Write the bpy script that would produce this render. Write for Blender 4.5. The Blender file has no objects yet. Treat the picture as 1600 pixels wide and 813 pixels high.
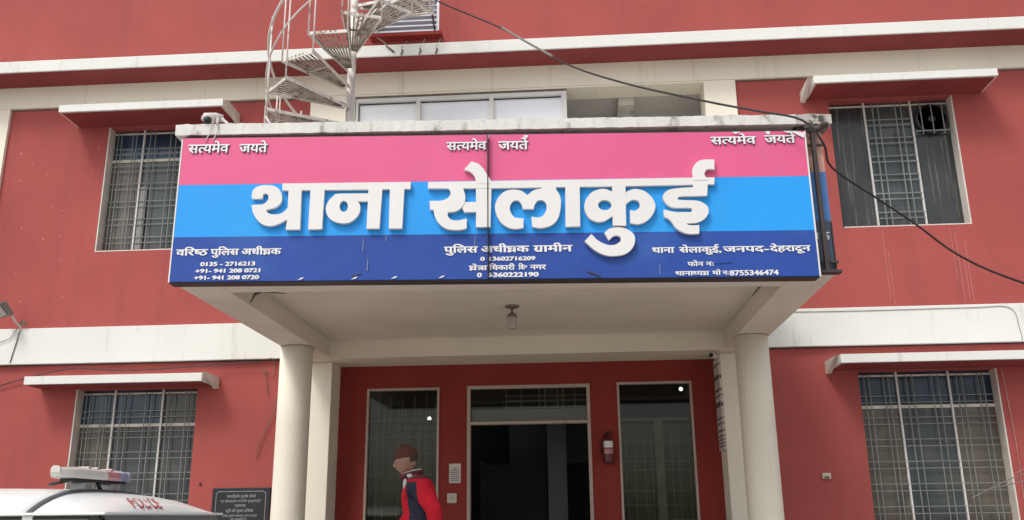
import bpy, bmesh, math, random
from mathutils import Vector, Matrix
R = math.radians
random.seed(7)
sc = bpy.context.scene
COL = sc.collection

# ------------------------------------------------------------------ camera
cam = bpy.data.cameras.new('camera')
cam.sensor_width = 36.0
cam.lens = 36.0 * 1400.0 / 1600.0
cam.clip_end = 600
co = bpy.data.objects.new('camera', cam)
COL.objects.link(co)
pitch, yaw, roll = 0.27949944, -0.0651113, 0.01154838
F = Vector((math.sin(yaw)*math.cos(pitch), math.cos(yaw)*math.cos(pitch), math.sin(pitch)))
r0 = Vector((math.cos(yaw), -math.sin(yaw), 0))
d0 = F.cross(r0)
rr = math.cos(roll)*r0 + math.sin(roll)*d0
dd = -math.sin(roll)*r0 + math.cos(roll)*d0
co.matrix_world = Matrix(((rr.x, -dd.x, -F.x, 0), (rr.y, -dd.y, -F.y, -10.5), (rr.z, -dd.z, -F.z, 1.6), (0, 0, 0, 1)))
sc.camera = co

# ------------------------------------------------------------------ light
SUN_EL, SUN_AZ = 52.0, 212.0      # azimuth clockwise from +y: the sun stands behind the camera, to its left
w = bpy.data.worlds.new('World')
sc.world = w
w.use_nodes = True
nt = w.node_tree
bg = nt.nodes['Background']
sky = nt.nodes.new('ShaderNodeTexSky')
sky.sky_type = 'NISHITA'
sky.sun_disc = False
sky.sun_elevation = R(SUN_EL)
sky.sun_rotation = R(SUN_AZ)
sky.air_density = 1.2
sky.dust_density = 4.0
hs = nt.nodes.new('ShaderNodeHueSaturation')
hs.inputs['Saturation'].default_value = 0.36
nt.links.new(sky.outputs[0], hs.inputs['Color'])
nt.links.new(hs.outputs[0], bg.inputs[0])
bg.inputs[1].default_value = 0.13
sun = bpy.data.lights.new('sun', 'SUN')
sun.energy = 1.1
sun.angle = R(14)
sun.color = (1.0, 0.975, 0.94)
so = bpy.data.objects.new('sun', sun)
COL.objects.link(so)
so.location = (-10, -20, 30)
sd = Vector((math.sin(R(SUN_AZ))*math.cos(R(SUN_EL)), math.cos(R(SUN_AZ))*math.cos(R(SUN_EL)), math.sin(R(SUN_EL))))
so.rotation_euler = sd.to_track_quat('Z', 'Y').to_euler()
sc.view_settings.view_transform = 'Standard'
sc.view_settings.look = 'None'
sc.view_settings.gamma = 1
sc.view_settings.exposure = 0.35

# ------------------------------------------------------------------ materials
def mat(name, col, rough=0.8, var=0.08, scale=3.0, col2=None, mix=0.0, cov=0.5, stretch=(1, 1, 1), bump=0.0, bscale=40, metal=0.0, spec=0.5, stops=0.08, fine=0.0):
    """col with brightness noise 'var'; col2 appears in patches or streaks (stretch), covering about cov"""
    m = bpy.data.materials.new(name)
    m.use_nodes = True
    n = m.node_tree
    b = n.nodes['Principled BSDF']
    b.inputs['Roughness'].default_value = rough
    b.inputs['Metallic'].default_value = metal
    b.inputs['Specular IOR Level'].default_value = spec
    tc = n.nodes.new('ShaderNodeTexCoord')
    def noise(s, det=6, st=(1, 1, 1)):
        mp = n.nodes.new('ShaderNodeMapping')
        mp.inputs['Scale'].default_value = st
        n.links.new(tc.outputs['Object'], mp.inputs['Vector'])
        t = n.nodes.new('ShaderNodeTexNoise')
        t.inputs['Scale'].default_value = s
        t.inputs['Detail'].default_value = det
        t.inputs['Roughness'].default_value = 0.6
        n.links.new(mp.outputs[0], t.inputs['Vector'])
        return t
    t = noise(scale)
    rp = n.nodes.new('ShaderNodeValToRGB')
    rp.color_ramp.elements[0].position = 0.3
    rp.color_ramp.elements[1].position = 0.7
    rp.color_ramp.elements[0].color = tuple(c*(1-var) for c in col)+(1,)
    rp.color_ramp.elements[1].color = tuple(min(1, c*(1+var)) for c in col)+(1,)
    n.links.new(t.outputs[0], rp.inputs[0])
    out = rp.outputs[0]
    if col2 is not None:
        t2 = noise(scale*1.7, 8, stretch)
        r2 = n.nodes.new('ShaderNodeValToRGB')
        r2.color_ramp.elements[0].position = 1-cov
        r2.color_ramp.elements[1].position = min(1, 1-cov+stops)
        r2.color_ramp.elements[0].color = (0, 0, 0, 1)
        r2.color_ramp.elements[1].color = (mix, mix, mix, 1)
        n.links.new(t2.outputs[0], r2.inputs[0])
        mx = n.nodes.new('ShaderNodeMixRGB')
        n.links.new(r2.outputs[0], mx.inputs[0])
        n.links.new(out, mx.inputs[1])
        mx.inputs[2].default_value = tuple(col2)+(1,)
        out = mx.outputs[0]
    n.links.new(out, b.inputs['Base Color'])
    if bump:
        t3 = noise(bscale, 4)
        bp = n.nodes.new('ShaderNodeBump')
        bp.inputs['Strength'].default_value = bump
        bp.inputs['Distance'].default_value = 0.01
        n.links.new(t3.outputs[0], bp.inputs['Height'])
        n.links.new(bp.outputs[0], b.inputs['Normal'])
    return m

M = {}
M['red'] = mat('red_plaster', (0.375, 0.086, 0.078), 0.8, 0.11, 0.6, (0.30, 0.080, 0.072), 0.8, 0.46, (4, 4, 0.22), 0.35, 30, stops=0.22, spec=0.2)
M['red_shaded'] = mat('shaded_red_plaster', (0.26, 0.036, 0.028), 0.7, 0.10, 1.2, (0.18, 0.03, 0.026), 0.6, 0.45, (3, 3, 0.4), 0.2, 30, stops=0.2, spec=0.2)  # the red wall paint again, porch shade put into its colour
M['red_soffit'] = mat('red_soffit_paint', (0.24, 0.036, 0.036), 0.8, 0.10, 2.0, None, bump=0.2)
M['cream'] = mat('cream_paint', (0.83, 0.79, 0.67), 0.7, 0.05, 1.0, (0.45, 0.41, 0.33), 0.5, 0.42, (5, 5, 0.35), 0.3, 30, stops=0.2, spec=0.25)
M['white'] = mat('white_paint', (0.74, 0.75, 0.71), 0.7, 0.04, 1.0, (0.42, 0.42, 0.37), 0.5, 0.41, (6, 6, 0.6), 0.3, 30, stops=0.18, spec=0.25)
M['coping'] = mat('weathered_white_coping', (0.70, 0.70, 0.66), 0.85, 0.08, 3.0, (0.16, 0.15, 0.12), 0.75, 0.42, (1.2, 1.2, 0.5), 0.5, 40, stops=0.10)
M['coping_worn'] = mat('blackened_coping', (0.50, 0.48, 0.44), 0.9, 0.15, 5.0, (0.04, 0.035, 0.03), 0.9, 0.50, (1, 1, 1), 0.6, 40, stops=0.06)
M['soffit'] = mat('stained_cream_soffit', (0.72, 0.66, 0.58), 0.85, 0.07, 1.3, (0.30, 0.26, 0.21), 0.45, 0.36, (1, 1, 1), 0.2, 25, stops=0.16)
M['beam'] = mat('cream_beam_paint', (0.76, 0.70, 0.58), 0.8, 0.05, 1.3, (0.34, 0.31, 0.25), 0.4, 0.34, (1, 1, 1), 0.2, 25, stops=0.14)
M['frame'] = mat('beige_frame_paint', (0.50, 0.44, 0.37), 0.6, 0.08, 4.0, (0.2, 0.16, 0.13), 0.5, 0.35)
M['frame_dim'] = mat('dusty_pink_frame_paint', (0.46, 0.36, 0.31), 0.6, 0.08, 4.0, (0.2, 0.14, 0.12), 0.5, 0.35)
M['jamb'] = mat('white_jamb_paint', (0.66, 0.63, 0.57), 0.7, 0.08, 3.0, (0.35, 0.3, 0.25), 0.5, 0.35, (3, 3, 0.6))
M['mullion'] = mat('white_mullion_paint', (0.62, 0.62, 0.60), 0.5, 0.06, 6.0)
M['grille'] = mat('grey_grille_paint', (0.20, 0.215, 0.205), 0.5, 0.2, 3.0, (0.10, 0.06, 0.04), 0.6, 0.35)
M['grille_dim'] = mat('dusty_iron_grille', (0.60, 0.58, 0.50), 0.6, 0.2, 3.0)
M['glass_blue'] = mat('dark_glass_painted_sky', (0.020, 0.045, 0.082), 0.12, 0.6, 2.2, (0.05, 0.10, 0.155), 0.7, 0.42, (3, 3, 0.3))  # dark glass with the blue sky reflection put into the colour
M['glass_mid'] = mat('dark_grey_glass', (0.055, 0.066, 0.070), 0.15, 0.35, 1.6, (0.10, 0.10, 0.09), 0.6, 0.45, (1.5, 1.5, 0.7))
M['curtain'] = mat('brown_curtain_and_reflection', (0.115, 0.100, 0.082), 0.16, 0.3, 1.5, (0.065, 0.07, 0.065), 0.8, 0.45, (2.5, 2.5, 0.6))  # curtain brown, also carrying the reflected surroundings in its base colour
M['glass_grey'] = mat('dusty_grey_glass', (0.036, 0.040, 0.042), 0.2, 0.3, 2.0, (0.15, 0.14, 0.12), 0.7, 0.44, (9, 9, 0.3))
M['pane_white'] = mat('white_louvre_and_sky_pane', (0.80, 0.82, 0.88), 0.3, 0.03, 1.5, (0.7, 0.72, 0.76), 0.4, 0.35)  # white louvre paint; on balcony panes it stands for reflected sky
M['alu'] = mat('aluminium_frame', (0.62, 0.62, 0.60), 0.4, 0.04, 5.0)
M['iron'] = mat('stair_white_iron', (0.66, 0.62, 0.58), 0.5, 0.12, 6.0, (0.16, 0.10, 0.07), 0.7, 0.42, (1, 1, 1))
M['tread'] = mat('rusty_stair_slats', (0.33, 0.29, 0.25), 0.6, 0.2, 8.0, (0.10, 0.07, 0.05), 0.8, 0.50)
M['dark'] = mat('dark_interior', (0.03, 0.035, 0.035), 0.9, 0.2, 1.0)
M['lobby_curtain'] = mat('olive_curtain_cloth', (0.34, 0.31, 0.24), 0.9, 0.25, 2.0, (0.16, 0.17, 0.14), 0.8, 0.48, (4, 4, 0.3))
M['room'] = mat('teal_grey_room_paint', (0.14, 0.17, 0.17), 0.8, 0.12, 0.8)
M['grey_room'] = mat('grey_balcony_plaster', (0.62, 0.60, 0.56), 0.85, 0.08, 1.5, (0.2, 0.19, 0.17), 0.5, 0.4)
M['ground'] = mat('worn_concrete_ground', (0.42, 0.39, 0.35), 0.9, 0.12, 0.6, (0.25, 0.23, 0.20), 0.6, 0.42, (1, 1, 1), 0.4, 20)
M['tile'] = mat('porch_floor_stone', (0.32, 0.29, 0.26), 0.5, 0.12, 3.0)
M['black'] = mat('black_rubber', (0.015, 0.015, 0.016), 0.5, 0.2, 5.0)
M['black_iron'] = mat('dark_brown_angle_iron', (0.045, 0.032, 0.032), 0.6, 0.3, 8.0, (0.10, 0.05, 0.035), 0.6, 0.4)
M['pink'] = mat('pink_vinyl', (0.70, 0.112, 0.255), 0.5, 0.06, 0.9, (0.62, 0.13, 0.30), 0.7, 0.45, bump=0.6, bscale=2.5, stops=0.2, spec=0.35)
M['sky_blue'] = mat('bright_blue_vinyl', (0.020, 0.32, 0.82), 0.5, 0.05, 0.8, (0.03, 0.36, 0.82), 0.6, 0.45, bump=0.6, bscale=2.5, stops=0.2, spec=0.3)
M['navy'] = mat('navy_vinyl', (0.022, 0.070, 0.33), 0.5, 0.12, 0.8, (0.045, 0.135, 0.42), 0.7, 0.45, bump=0.6, bscale=2.5, stops=0.2, spec=0.3)
M['letter'] = mat('white_letter_acrylic', (0.74, 0.73, 0.71), 0.45, 0.03, 2.0)
M['letter_print'] = mat('white_letter_print', (0.78, 0.78, 0.80), 0.5, 0.03, 8.0)
M['old_pink'] = mat('faded_peach_vinyl', (0.62, 0.36, 0.28), 0.7, 0.15, 6.0, (0.08, 0.06, 0.05), 0.8, 0.44, (1, 1, 0.6), stops=0.08)
M['old_blue'] = mat('faded_blue_vinyl', (0.06, 0.19, 0.47), 0.6, 0.08, 3.0)
M['old_slate'] = mat('faded_slate_vinyl', (0.07, 0.10, 0.15), 0.6, 0.12, 3.0)
M['paper'] = mat('white_paper', (0.62, 0.58, 0.54), 0.8, 0.05, 10.0)
M['ink'] = mat('dark_print', (0.10, 0.07, 0.08), 0.8, 0.1, 10.0)
M['plastic'] = mat('cream_plastic', (0.58, 0.50, 0.42), 0.4, 0.05, 10.0)
M['marble'] = mat('black_marble', (0.011, 0.014, 0.019), 0.5, 0.4, 4.0, (0.03, 0.03, 0.035), 0.6, 0.42)
M['engraved'] = mat('grey_engraved_paint', (0.30, 0.30, 0.29), 0.7, 0.1, 10.0)
M['ext_red'] = mat('extinguisher_maroon', (0.12, 0.018, 0.02), 0.3, 0.1, 5.0)
M['cable'] = mat('black_cable', (0.018, 0.016, 0.018), 0.6, 0.3, 4.0)
M['cable_grey'] = mat('grey_wire', (0.22, 0.19, 0.18), 0.6, 0.1, 4.0)
M['cctv'] = mat('camera_white_plastic', (0.60, 0.55, 0.52), 0.4, 0.05, 5.0)
M['flood'] = mat('grey_floodlight_metal', (0.16, 0.19, 0.18), 0.5, 0.15, 5.0)
M['bulb'] = mat('dusty_glass_shade', (0.42, 0.40, 0.35), 0.2, 0.1, 20.0)
M['brass'] = mat('dull_lamp_holder', (0.16, 0.13, 0.09), 0.5, 0.2, 20.0)
M['car'] = mat('white_car_paint', (0.84, 0.86, 0.84), 0.22, 0.02, 1.0, (0.62, 0.62, 0.58), 0.3, 0.36, stops=0.2)
M['car_glass'] = mat('car_glass_painted_sky', (0.20, 0.21, 0.22), 0.06, 0.1, 1.0)  # grey base colour stands in for sky reflected in the glass
M['police_red'] = mat('red_vehicle_lettering', (0.34, 0.05, 0.05), 0.5, 0.08, 20.0)
M['bar_clear'] = mat('milky_lens', (0.60, 0.58, 0.53), 0.2, 0.08, 12.0)
M['bar_red'] = mat('red_lens', (0.50, 0.20, 0.22), 0.15, 0.1, 20.0)
M['bar_blue'] = mat('blue_lens', (0.28, 0.30, 0.47), 0.15, 0.1, 20.0)
M['fleck'] = mat('chipped_paint_speck', (0.60, 0.34, 0.30), 0.8, 0.2, 20.0)
M['skin'] = mat('skin', (0.36, 0.20, 0.145), 0.55, 0.08, 12.0)
M['cap'] = mat('brown_knit_wool', (0.11, 0.040, 0.028), 0.95, 0.2, 25.0, None, bump=0.8, bscale=160)
M['jacket_red'] = mat('red_jacket_cloth', (0.58, 0.016, 0.034), 0.8, 0.12, 9.0, None, bump=1.0, bscale=14, spec=0.2)
M['jacket_navy'] = mat('navy_jacket_cloth', (0.018, 0.020, 0.045), 0.8, 0.15, 6.0)
M['jacket_white'] = mat('white_jacket_trim', (0.60, 0.60, 0.62), 0.8, 0.05, 6.0)
M['jacket_dark'] = mat('maroon_collar_cloth', (0.14, 0.025, 0.035), 0.8, 0.1, 6.0)
M['hair'] = mat('grey_hair', (0.05, 0.042, 0.036), 0.8, 0.3, 60.0)
M['trouser'] = mat('dark_grey_trousers', (0.035, 0.035, 0.042), 0.85, 0.15, 6.0)
M['batten'] = mat('dull_grey_batten', (0.25, 0.25, 0.25), 0.7, 0.1, 4.0)
M['seal_grey'] = mat('grey_roof_rubber', (0.09, 0.10, 0.10), 0.6, 0.2, 8.0)
M['steel'] = mat('pale_steel', (0.42, 0.42, 0.43), 0.35, 0.1, 8.0, metal=0.4)
M['rope_red'] = mat('red_flex', (0.55, 0.10, 0.09), 0.6, 0.1, 8.0)
M['drip'] = mat('pale_paint_run', (0.47, 0.17, 0.15), 0.8, 0.15, 3.0)
M['soot_shade'] = mat('dark_stain_and_shade', (0.16, 0.13, 0.11), 0.9, 0.3, 20.0)  # dark stain colour, also used for the painted shadow strips
def glow(name, col, s):
    m = bpy.data.materials.new(name); m.use_nodes = True
    b = m.node_tree.nodes['Principled BSDF']
    b.inputs['Base Color'].default_value = tuple(col)+(1,)
    b.inputs['Emission Color'].default_value = tuple(col)+(1,)
    b.inputs['Emission Strength'].default_value = s
    return m
M['led'] = glow('lit_led_bulb', (0.9, 0.97, 1.0), 4.0)
def glass(name, tint, gloss=1.0):
    m = bpy.data.materials.new(name); m.use_nodes = True
    n = m.node_tree; n.nodes.remove(n.nodes['Principled BSDF'])
    o = n.nodes['Material Output']
    tr = n.nodes.new('ShaderNodeBsdfTransparent'); tr.inputs[0].default_value = tuple(tint)+(1,)
    gl = n.nodes.new('ShaderNodeBsdfGlossy'); gl.inputs['Roughness'].default_value = 0.04
    fr = n.nodes.new('ShaderNodeFresnel'); fr.inputs[0].default_value = 1.5
    mu = n.nodes.new('ShaderNodeMath'); mu.operation = 'MULTIPLY'; mu.inputs[1].default_value = gloss
    mx = n.nodes.new('ShaderNodeMixShader')
    n.links.new(fr.outputs[0], mu.inputs[0]); n.links.new(mu.outputs[0], mx.inputs[0])
    n.links.new(tr.outputs[0], mx.inputs[1]); n.links.new(gl.outputs[0], mx.inputs[2])
    n.links.new(mx.outputs[0], o.inputs[0])
    return m
M['clear'] = glass('smoky_door_glass', (0.62, 0.65, 0.60), 0.75)
M['lens_clear'] = glass('clear_spectacle_lens', (0.8, 0.8, 0.8), 1.5)

# ------------------------------------------------------------------ mesh helpers
ORG = {}
class MB:
    def __init__(s): s.v = []; s.f = []; s.mi = []; s.cur = 0; s.sm = []
    def add(s, vs, fs, smooth=False):
        o = len(s.v); s.v += [tuple(v) for v in vs]
        for f in fs:
            s.f.append([i+o for i in f]); s.mi.append(s.cur); s.sm.append(smooth)
    def box(s, x0, x1, y0, y1, z0, z1):
        s.add([(x0,y0,z0),(x1,y0,z0),(x1,y1,z0),(x0,y1,z0),(x0,y0,z1),(x1,y0,z1),(x1,y1,z1),(x0,y1,z1)],
              [(0,3,2,1),(4,5,6,7),(0,1,5,4),(1,2,6,5),(2,3,7,6),(3,0,4,7)])
        return s
    def quad(s, a, b, c, d): s.add([a,b,c,d], [(0,1,2,3)]); return s
    def prism(s, base, ext, cap=True):
        n = len(base); e = Vector(ext); b = [Vector(p) for p in base]
        fs = [(i, (i+1) % n, n+(i+1) % n, n+i) for i in range(n)]
        if cap: fs += [tuple(range(n-1, -1, -1)), tuple(range(n, 2*n))]
        s.add([tuple(p) for p in b]+[tuple(p+e) for p in b], fs); return s
    def tube(s, pts, r, n=6, closed=False):
        P = [Vector(p) for p in pts]; m = len(P); vs = []; up = Vector((0.13, 0.27, 1)).normalized()
        rad = r if isinstance(r, (list, tuple)) else [r]*m
        for i, p in enumerate(P):
            t = (P[min(i+1, m-1)]-P[max(i-1, 0)]).normalized()
            a = t.cross(up)
            if a.length < 0.05: a = t.cross(Vector((1, 0, 0)))
            a.normalize(); b = t.cross(a)
            for k in range(n):
                q = 2*math.pi*k/n
                vs.append(p+(a*math.cos(q)+b*math.sin(q))*rad[i])
        fs = [(i*n+k, i*n+(k+1) % n, (i+1)*n+(k+1) % n, (i+1)*n+k) for i in range(m-1) for k in range(n)]
        fs += [tuple(range(n-1, -1, -1)), tuple(range((m-1)*n, m*n))]
        s.add(vs, fs, True); return s
    def lathe(s, c, prof, n=20, axis='z'):
        """prof: list of (r, h) along the axis"""
        vs = []; c = Vector(c)
        for r, h in prof:
            for k in range(n):
                q = 2*math.pi*k/n
                p = (r*math.cos(q), r*math.sin(q), h)
                if axis == 'y': p = (p[0], p[2], p[1])
                if axis == 'x': p = (p[2], p[0], p[1])
                vs.append(c+Vector(p))
        m = len(prof)
        fs = [(i*n+k, i*n+(k+1) % n, (i+1)*n+(k+1) % n, (i+1)*n+k) for i in range(m-1) for k in range(n)]
        fs += [tuple(range(n-1, -1, -1)), tuple(range((m-1)*n, m*n))]
        s.add(vs, fs, True); return s
    def sphere(s, c, r, nu=16, nv=10, sc3=(1, 1, 1)):
        prof = []
        vs = [(c[0], c[1], c[2]-r*sc3[2])]
        for j in range(1, nv):
            a = math.pi*j/nv
            for k in range(nu):
                q = 2*math.pi*k/nu
                vs.append((c[0]+r*sc3[0]*math.sin(a)*math.cos(q), c[1]+r*sc3[1]*math.sin(a)*math.sin(q), c[2]-r*sc3[2]*math.cos(a)))
        vs.append((c[0], c[1], c[2]+r*sc3[2]))
        fs = [(0, 1+(k+1) % nu, 1+k) for k in range(nu)]
        for j in range(nv-2):
            for k in range(nu):
                fs.append((1+j*nu+k, 1+j*nu+(k+1) % nu, 1+(j+1)*nu+(k+1) % nu, 1+(j+1)*nu+k))
        L = 1+(nv-2)*nu; T = len(vs)-1
        fs += [(L+k, L+(k+1) % nu, T) for k in range(nu)]
        s.add(vs, fs, True); return s
    def build(s, name, mt, parent=None, bevel=0.0, recalc=True):
        org = ORG.get(parent.name, Vector((0, 0, 0))) if parent else Vector((0, 0, 0))
        me = bpy.data.meshes.new(name)
        me.from_pydata([tuple(Vector(v)-org) for v in s.v], [], s.f)
        mts = mt if isinstance(mt, (list, tuple)) else [mt]
        for k in mts: me.materials.append(M[k] if isinstance(k, str) else k)
        for p, i, sm in zip(me.polygons, s.mi, s.sm):
            p.material_index = min(i, len(mts)-1); p.use_smooth = sm
        if recalc:
            bm = bmesh.new(); bm.from_mesh(me); bmesh.ops.recalc_face_normals(bm, faces=bm.faces); bm.to_mesh(me); bm.free()
        o = bpy.data.objects.new(name, me); COL.objects.link(o)
        if parent: o.parent = parent
        ORG[o.name] = org
        if bevel:
            b = o.modifiers.new('bevel', 'BEVEL'); b.width = bevel; b.segments = 2; b.limit_method = 'ANGLE'
        return o

def tag(o, label=None, cat=None, group=None, kind=None):
    if label: o['label'] = label
    if cat: o['category'] = cat
    if group: o['group'] = group
    if kind: o['kind'] = kind
    return o
def thing(name, loc, label, cat, group=None):
    o = bpy.data.objects.new(name, None); COL.objects.link(o)
    o.location = loc; o.empty_display_size = 0.2
    ORG[o.name] = Vector(loc)
    return tag(o, label, cat, group)

def wall_holes(mb, x0, x1, z0, z1, y0, y1, holes):
    """a wall slab facing -y with rectangular openings (hx0,hx1,hz0,hz1) and their reveals"""
    xs = sorted(set([x0, x1]+[h[i] for h in holes for i in (0, 1) if x0 < h[i] < x1]))
    zs = sorted(set([z0, z1]+[h[i] for h in holes for i in (2, 3) if z0 < h[i] < z1]))
    for a, b in zip(xs[:-1], xs[1:]):
        for c, d in zip(zs[:-1], zs[1:]):
            mx, mz = (a+b)/2, (c+d)/2
            if any(h[0] < mx < h[1] and h[2] < mz < h[3] for h in holes): continue
            mb.quad((a, y0, c), (b, y0, c), (b, y0, d), (a, y0, d))
            mb.quad((a, y1, c), (a, y1, d), (b, y1, d), (b, y1, c))
    for h in holes+[(x0, x1, z0, z1)]:
        a, b, c, d = max(h[0], x0), min(h[1], x1), max(h[2], z0), min(h[3], z1)
        mb.quad((a, y0, c), (a, y1, c), (a, y1, d), (a, y0, d))
        mb.quad((b, y0, c), (b, y0, d), (b, y1, d), (b, y1, c))
        mb.quad((a, y0, d), (a, y1, d), (b, y1, d), (b, y0, d))
        if c > z0 or h == (x0, x1, z0, z1):
            mb.quad((a, y0, c), (b, y0, c), (b, y1, c), (a, y1, c))

# ------------------------------------------------------------------ ground
g = MB()
N = 24
g.quad((-150, -150, 0), (150, -150, 0), (150, 150, 0), (-150, 150, 0))
tag(g.build('ground', 'ground', recalc=False), 'worn concrete forecourt of the police station', None, None, 'structure')
# ------------------------------------------------------------------ the building
BT = thing('police_station', (0, 0, 0), 'three storey red plastered police station with cream bands and a projecting entrance porch', 'building')
SOF = 7.21
WIN = {  # the four front windows: x0, x1, z0, z1
 'ul': (-5.99, -4.49, 4.89, 6.60), 'ur': (3.31, 4.82, 4.90, 6.585),
 'll': (-6.00, -4.488, 1.45, 3.145), 'lr': (3.28, 4.83, 1.45, 3.17)}
holes = list(WIN.values())
ENT = (-2.85, 1.73, 0.5, 3.41)
BAL = (-2.70, 1.78, 5.05, 6.88)
DOOR3 = (-2.50, -1.62, 7.74, 9.7)
wm = MB()
wall_holes(wm, -9.5, 9.0, 0.0, 11.0, 0.0, 0.30, holes+[ENT, (-3.1, 2.05, 4.9, 7.05), DOOR3])
wall = wm.build('wall', 'red', BT, recalc=False)
# end walls, roof, back (seen only from the side)
b = MB(); b.box(-9.5, -9.2, 0.302, 8, 0, 11); b.box(8.7, 9.0, 0.302, 8, 0, 11); b.box(-9.5, 9, 8, 8.3, 0, 11); b.build('side_wall', 'red', BT)
b = MB(); b.box(-9.6, 9.1, -0.05, 8.35, 11.002, 11.15); b.build('roof', 'white', BT)
# middle band, cornice, top beam
for nm, x0, x1 in (('band', -9.5, -3.15), ('band', 2.10, 9.0)):
    b = MB(); b.box(x0, x1, -0.07, -0.001, 3.46, 3.905); b.build('band', 'white', BT, bevel=0.006)
b = MB(); b.box(-9.5, 9.0, -0.445, -0.001, SOF+0.012, 7.385); b.build('cornice', 'white', BT, bevel=0.01)
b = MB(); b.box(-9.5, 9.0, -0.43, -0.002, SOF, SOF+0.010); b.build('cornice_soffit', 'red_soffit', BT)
# cream frame round the upper storey and cream wall of the balcony bay
cm = MB()
wall_holes(cm, -3.285, 2.175, 3.95, 6.90, -0.045, -0.001, [(-2.70, 1.78, 4.95, 6.88)])
wall_holes(cm, -3.1, 2.05, 4.9, 7.05, -0.001, 0.30, [(-2.70, 1.78, 4.95, 6.88)])
cm.build('balcony_surround', 'cream', BT, recalc=False)
b = MB(); b.box(-9.5, 9.0, -0.05, -0.001, 6.905, SOF-0.002); b.build('top_beam', 'cream', BT)
b = MB(); b.box(-7.95, -7.36, -0.046, -0.001, 3.91, 6.903); b.build('pilaster', 'cream', BT)
# dark strips below the top beam, painted in as its shadow line
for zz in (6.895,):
    b = MB(); b.box(-7.36, -3.285, -0.012, -0.001, zz-0.006, zz+0.008); b.build('shadow_strip', 'soot_shade', BT)
    b = MB(); b.box(2.175, 9.0, -0.012, -0.001, zz-0.006, zz+0.008); b.build('shadow_strip', 'soot_shade', BT)

# chhajja hoods over the windows
def canopy(x0, x1, dl, zt, side):
    """x0..x1 at the front, soffit height zt, projection dl"""
    b = MB()
    b.cur = 0
    b.box(x0, x1, -dl, -0.001, zt+0.008, zt+0.105)
    b.cur = 1
    b.box(x0+0.03, x1-0.03, -dl+0.03, -0.003, zt-0.004, zt+0.004)
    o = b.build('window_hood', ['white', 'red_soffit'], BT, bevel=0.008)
    return o
canopy(-6.42, -4.28, 0.47, 6.612, 1)
canopy(3.03, 5.19, 0.45, 6.597, -1)
canopy(-6.45, -4.30, 0.36, 3.157, 1)
canopy(2.96, 5.25, 0.50, 3.182, -1)
# drip end blocks of the hoods
for x, z in ((-4.245, 6.60), (2.985, 6.585), (-4.245, 3.150), (2.935, 3.175)):
    s = 1 if x < 0 else -1
    b = MB(); b.prism([(x-0.035*s, -0.42, z+0.11), (x-0.035*s, -0.001, z+0.11), (x-0.035*s, -0.001, z-0.03), (x-0.035*s, -0.05, z-0.03)], (0.05*s, 0, 0)); b.build('hood_bracket', 'jamb', BT)

# windows -------------------------------------------------------------
def window(key, jamb, panes, mull, gr, transom=None, grmat='grille', thin=False):
    x0, x1, z0, z1 = WIN[key]
    f = MB()
    # outer frame, on the far side wide and white
    jx = 0.0
    if jamb == 'l': f.box(x0+0.001, x0+0.018, 0.004, 0.16, z0, z1)
    else: f.box(x1-0.018, x1-0.001, 0.004, 0.16, z0, z1)
    f.box(x0+0.018, x1-0.018, 0.145, 0.175, z0, z0+0.03)
    f.box(x0+0.018, x1-0.018, 0.145, 0.175, z1-0.05, z1-0.03)
    f.box(x0+0.018, x1-0.018, 0.004, 0.016, z0-0.0, z0+0.014)
    fo = f.build('window', 'jamb', BT)
    for mxx in mull:
        b = MB(); b.box(mxx-0.010, mxx+0.010, 0.118, 0.150, z0+0.015, z1-0.002); b.build('mullion', 'mullion', fo)
    if transom:
        b = MB(); b.box(x0+0.02, x1-0.02, 0.138, 0.152, transom-0.018, transom+0.018); b.build('transom', 'grille_dim', fo)
    ed = [x0+0.018]+list(mull)+[x1-0.018]
    for (a, c), p in zip(zip(ed[:-1], ed[1:]), panes):
        if isinstance(p, str): p = (p, p)
        tz = transom or z1-0.06
        b = MB(); b.cur = 0; b.box(a, c, 0.155, 0.163, z0, tz); b.cur = 1; b.box(a, c, 0.157, 0.165, tz+0.001, z1)
        b.build('pane', list(p), fo)
    # grille: paired upright bars and paired cross bars
    for i, (a, c) in enumerate(zip(ed[:-1], ed[1:])):
        if i not in gr: continue
        b = MB(); wdt = c-a; r = 0.0045 if not thin else 0.006
        for t in (0.17, 0.29, 0.66, 0.78):
            x = a+wdt*t
            b.box(x-r, x+r, 0.100, 0.109, z0+0.01, z1-0.03)
        z = z0+0.14
        while z < z1-0.12:
            if not (transom and abs(z-transom) < 0.03 and False):
                b.box(a+0.008, c-0.008, 0.110, 0.117, z-r, z+r)
                b.box(a+0.008, c-0.008, 0.110, 0.117, z+0.075-r, z+0.075+r)
            z += 0.245
        b.build('grille', grmat, fo)
    return fo
window('ul', 'l', [('curtain', 'glass_blue'), ('glass_mid', 'glass_blue'), ('glass_mid', 'glass_blue')], (-5.56, -4.99), (0, 1, 2), 6.17)
b = MB(); b.box(-5.535, -5.445, 0.125, 0.140, 4.91, 5.80); b.build('loose_batten', 'batten', BT)
window('ur', 'r', [('glass_grey', 'glass_grey'), ('glass_mid', 'glass_mid'), ('glass_grey', 'glass_grey')], (3.775, 4.345), (1,), None, 'grille', True)
window('ll', 'l', [('curtain', 'glass_blue'), ('glass_mid', 'glass_blue'), ('glass_mid', 'glass_mid')], (-5.565, -4.965), (0, 1, 2), 2.72)
window('lr', 'r', [('curtain', 'glass_blue'), ('glass_mid', 'glass_blue'), ('curtain', 'glass_blue')], (3.745, 4.33), (0, 1, 2), 2.77)

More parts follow.
